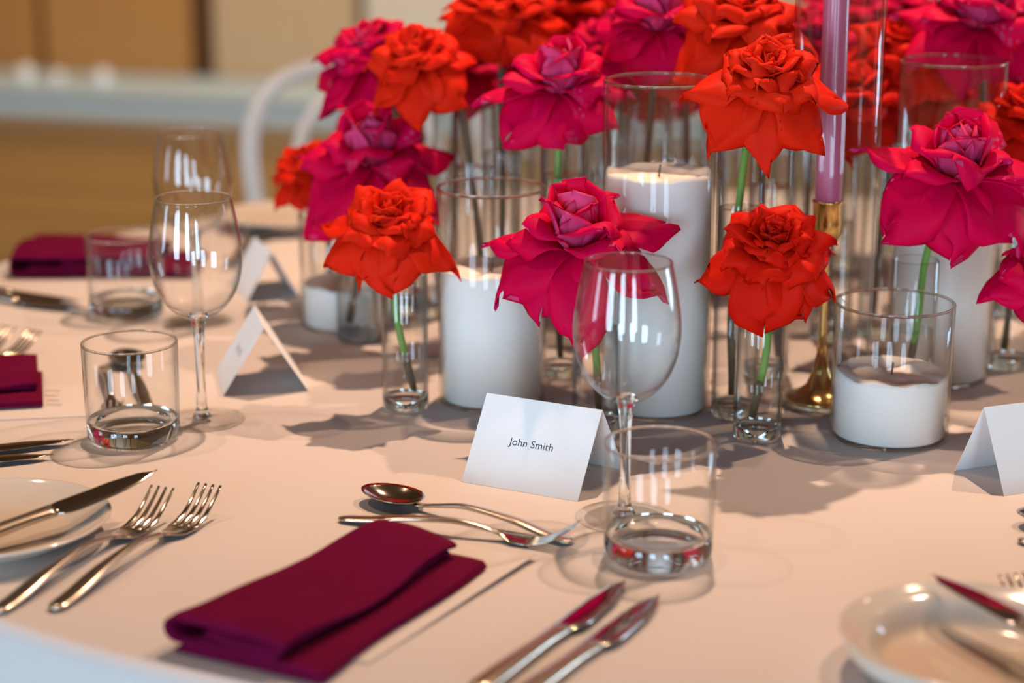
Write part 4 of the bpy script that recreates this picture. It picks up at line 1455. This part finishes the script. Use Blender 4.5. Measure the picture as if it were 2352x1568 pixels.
# card runs outward (towards the seat), its near edge shows as a thin line
dv = (q2 - q1).normalized()
up_ = Vector((dv.y, -dv.x, 0)) * 0.100
mc = menu('white menu card with grey print beside the cropped napkin', [q1 + up_, q1, q1 + dv * 0.21, q1 + dv * 0.21 + up_])
for k, (px, py, wpx) in enumerate(((122, 897, 34), (118, 908, 30), (122, 919, 26), (126, 929, 34))):
    a, b_ = T(px - wpx / 2, py, 0.0012), T(px + wpx / 2, py + 1, 0.0012)
    bm = bmesh.new()
    n = 7
    for i in range(n):          # too blurred to read: a row of small strokes
        f0, f1 = i / n, (i + 0.62) / n
        s0, s1 = a.lerp(b_, f0), a.lerp(b_, f1)
        hh = Vector((0, 0.0016 if i % 2 else 0.0022, 0))
        vs = [bm.verts.new(v) for v in (s0, s1, s1 + hh, s0 + hh)]
        vt = [bm.verts.new(v + Vector((0, 0, 0.0001))) for v in (s0, s1, s1 + hh, s0 + hh)]
        bm.faces.new(vs[::-1]); bm.faces.new(vt)
        for q in range(4):
            bm.faces.new((vs[q], vs[(q + 1) % 4], vt[(q + 1) % 4], vt[q]))
    link('print_line', from_bm('print_line', bm), 'ink_grey', mc, False)
q1, q2 = T(345, 655), T(28, 628)
dv = (q2 - q1).normalized(); up_ = Vector((dv.y, -dv.x, 0)) * 0.1
menu('white menu card under the blurred napkin at the far rim', [q1 + up_, q1, q1 + dv * 0.17, q1 + dv * 0.17 + up_])


# ================================================================== TENT CARDS
def tent_card(label, P0, P1, back, h, text=None, mark=False):
    """P0, P1: feet of the front panel (left, right as seen by its guest); back: vector to the feet of the rear panel"""
    P0, P1, back = Vector((P0.x, P0.y, 0)), Vector((P1.x, P1.y, 0)), Vector((back[0], back[1], 0))
    root = thing('tent_card', label, 'place card', (P0.x, P0.y, TZ), 0, 'folded white place cards')
    o = P0
    r0, r1 = back * 0.5 + Vector((0, 0, h)), (P1 - o) + back * 0.5 + Vector((0, 0, h))
    f0, f1 = Vector((0, 0, 0)), P1 - o
    b0, b1 = back, (P1 - o) + back
    th = 0.00035

    def panel(nm, q):
        n = (q[1] - q[0]).cross(q[3] - q[0]).normalized() * th
        vs = [v for v in q] + [v + n for v in q]
        fs = [(3, 2, 1, 0), (4, 5, 6, 7)] + [(k, (k + 1) % 4, (k + 1) % 4 + 4, k + 4) for k in range(4)]
        return link(nm, mesh(nm, vs, fs), 'card', root, False)
    panel('front_panel', [f0, f1, r1, r0])
    panel('back_panel', [b1, b0, r0, r1])
    ux = (P1 - o).normalized()
    uy = (r0 - f0).normalized()
    un = ux.cross(uy)
    mid = (f0 + f1 + r0 + r1) / 4
    if text:
        cu = bpy.data.curves.new('lettering', 'FONT')
        cu.body = text
        cu.size = 0.0125
        cu.align_x = 'CENTER'
        cu.align_y = 'CENTER'
        cu.space_character = 1.02
        to = bpy.data.objects.new('lettering_src', cu)
        C.objects.link(to)
        dg = bpy.context.evaluated_depsgraph_get()
        dg.update()
        me = bpy.data.meshes.new_from_object(to.evaluated_get(dg))
        bpy.data.objects.remove(to)
        bpy.data.curves.remove(cu)
        xs = [v.co.x for v in me.vertices]
        wd = max(xs) - min(xs)
        k = 0.0385 / wd
        mt = Matrix((( *ux, 0), (*uy, 0), (*un, 0), (0, 0, 0, 1))).transposed()
        me.transform(Matrix.Translation(mid + uy * 0.001 + un * (th + 0.0001)) @ mt @ Matrix.Scale(k, 4))
        me.materials.clear()
        link('lettering', me, 'ink', root, False)
    if mark:   # lettering too blurred to read: two tiny strokes
        bm = bmesh.new()
        for dx, hh in ((-0.012, 0.007), (-0.004, 0.005), (0.004, 0.0055), (0.012, 0.007)):
            c0 = mid + ux * dx + un * (th + 0.0001)
            q = [c0 - uy * hh / 2, c0 + ux * 0.0022 - uy * hh / 2, c0 + ux * 0.0022 + uy * hh / 2, c0 + uy * hh / 2]
            vs = [bm.verts.new(v) for v in q]; vt = [bm.verts.new(v + un * 0.0001) for v in q]
            bm.faces.new(vs[::-1]); bm.faces.new(vt)
            for z in range(4):
                bm.faces.new((vs[z], vs[(z + 1) % 4], vt[(z + 1) % 4], vt[z]))
        link('print_mark', from_bm('print_mark', bm), 'ink_grey', root, False)
    return root


P0, P1 = T(1060, 1106), T(1327, 1152)
tent_card('white tent card printed John Smith in front of the candles', P0, P1, (0.0399, 0.0773), 0.0615, text='John Smith')
P0, P1 = T(496, 852), T(513, 910)
ax = (P1 - P0).normalized()
tent_card('tent card lying in the rose shadow beside the nearer side wine glass', P0, P1, Vector((-ax.y, ax.x, 0)) * 0.077, 0.062, mark=True)
P1 = T(568, 694); P0 = P1 + Vector((-0.03, 0.085, 0))
ax = (P1 - P0).normalized()
tent_card('blurred tent card furthest from the camera near the smallest candle', P0, P1, Vector((-ax.y, ax.x, 0)) * 0.058, 0.052)
P0 = T(2306, 1139); bk = T(2194, 1080) - P0
ax = Vector((bk.y, -bk.x, 0)).normalized() * 0.10
tent_card('tent card at the picture edge with its shaded open end showing', P0, P0 + ax, bk, 0.062)


# ================================================================== CHAIR
def chair():
    cx, cy = -0.165, 3.13
    face = Vector((0.33, -0.94, 0)).normalized()
    rz = math.atan2(face.y, face.x) + PI / 2      # local -Y faces the table
    root = thing('bentwood_chair', 'white bentwood chair with a double looped back at the far side', 'chair', (cx, cy, 0), rz)
    root.scale = (1, 1, 0.955)
    r = 0.0155
    w = 0.205
    hoop = [(-0.175, 0.20, 0.0), (-0.178, 0.19, 0.25), (-0.18, 0.175, 0.45), (-0.190, 0.195, 0.56), (-w, 0.225, 0.70), (-w + 0.008, 0.245, 0.79), (-0.15, 0.262, 0.858), (-0.07, 0.272, 0.884), (0, 0.275, 0.888)]
    full = hoop + [(-x, y, z) for x, y, z in hoop[-2::-1]]
    link('back_hoop', tube('back_hoop', spline(full, 5), r, 10), 'chair', root)
    inner = [(-0.115, 0.178, 0.46), (-0.122, 0.20, 0.56), (-0.128, 0.228, 0.68), (-0.112, 0.247, 0.77), (-0.065, 0.262, 0.828), (0, 0.268, 0.845)]
    full = inner + [(-x, y, z) for x, y, z in inner[-2::-1]]
    link('inner_hoop', tube('inner_hoop', spline(full, 5), 0.0115, 10), 'chair', root)
    link('seat', lathe('seat', [(0, 0.452), (0.17, 0.452), (0.195, 0.448), (0.205, 0.455), (0.207, 0.465), (0.200, 0.474), (0.17, 0.472), (0.1, 0.466), (0, 0.464)], 48), 'chair', root)
    for s in (-1, 1):
        link('leg', tube('leg', spline([(s * 0.185, -0.19, 0.0), (s * 0.165, -0.155, 0.22), (s * 0.15, -0.13, 0.45)], 6), [0.0105 + 0.006 * i / 12 for i in range(13)], 10), 'chair', root)
    ring = [(0.155 * math.cos(2 * PI * k / 32), 0.155 * math.sin(2 * PI * k / 32) + 0.01, 0.24) for k in range(33)]
    link('leg_ring', tube('leg_ring', ring, 0.0095, 8), 'chair', root)
    return root


chair()
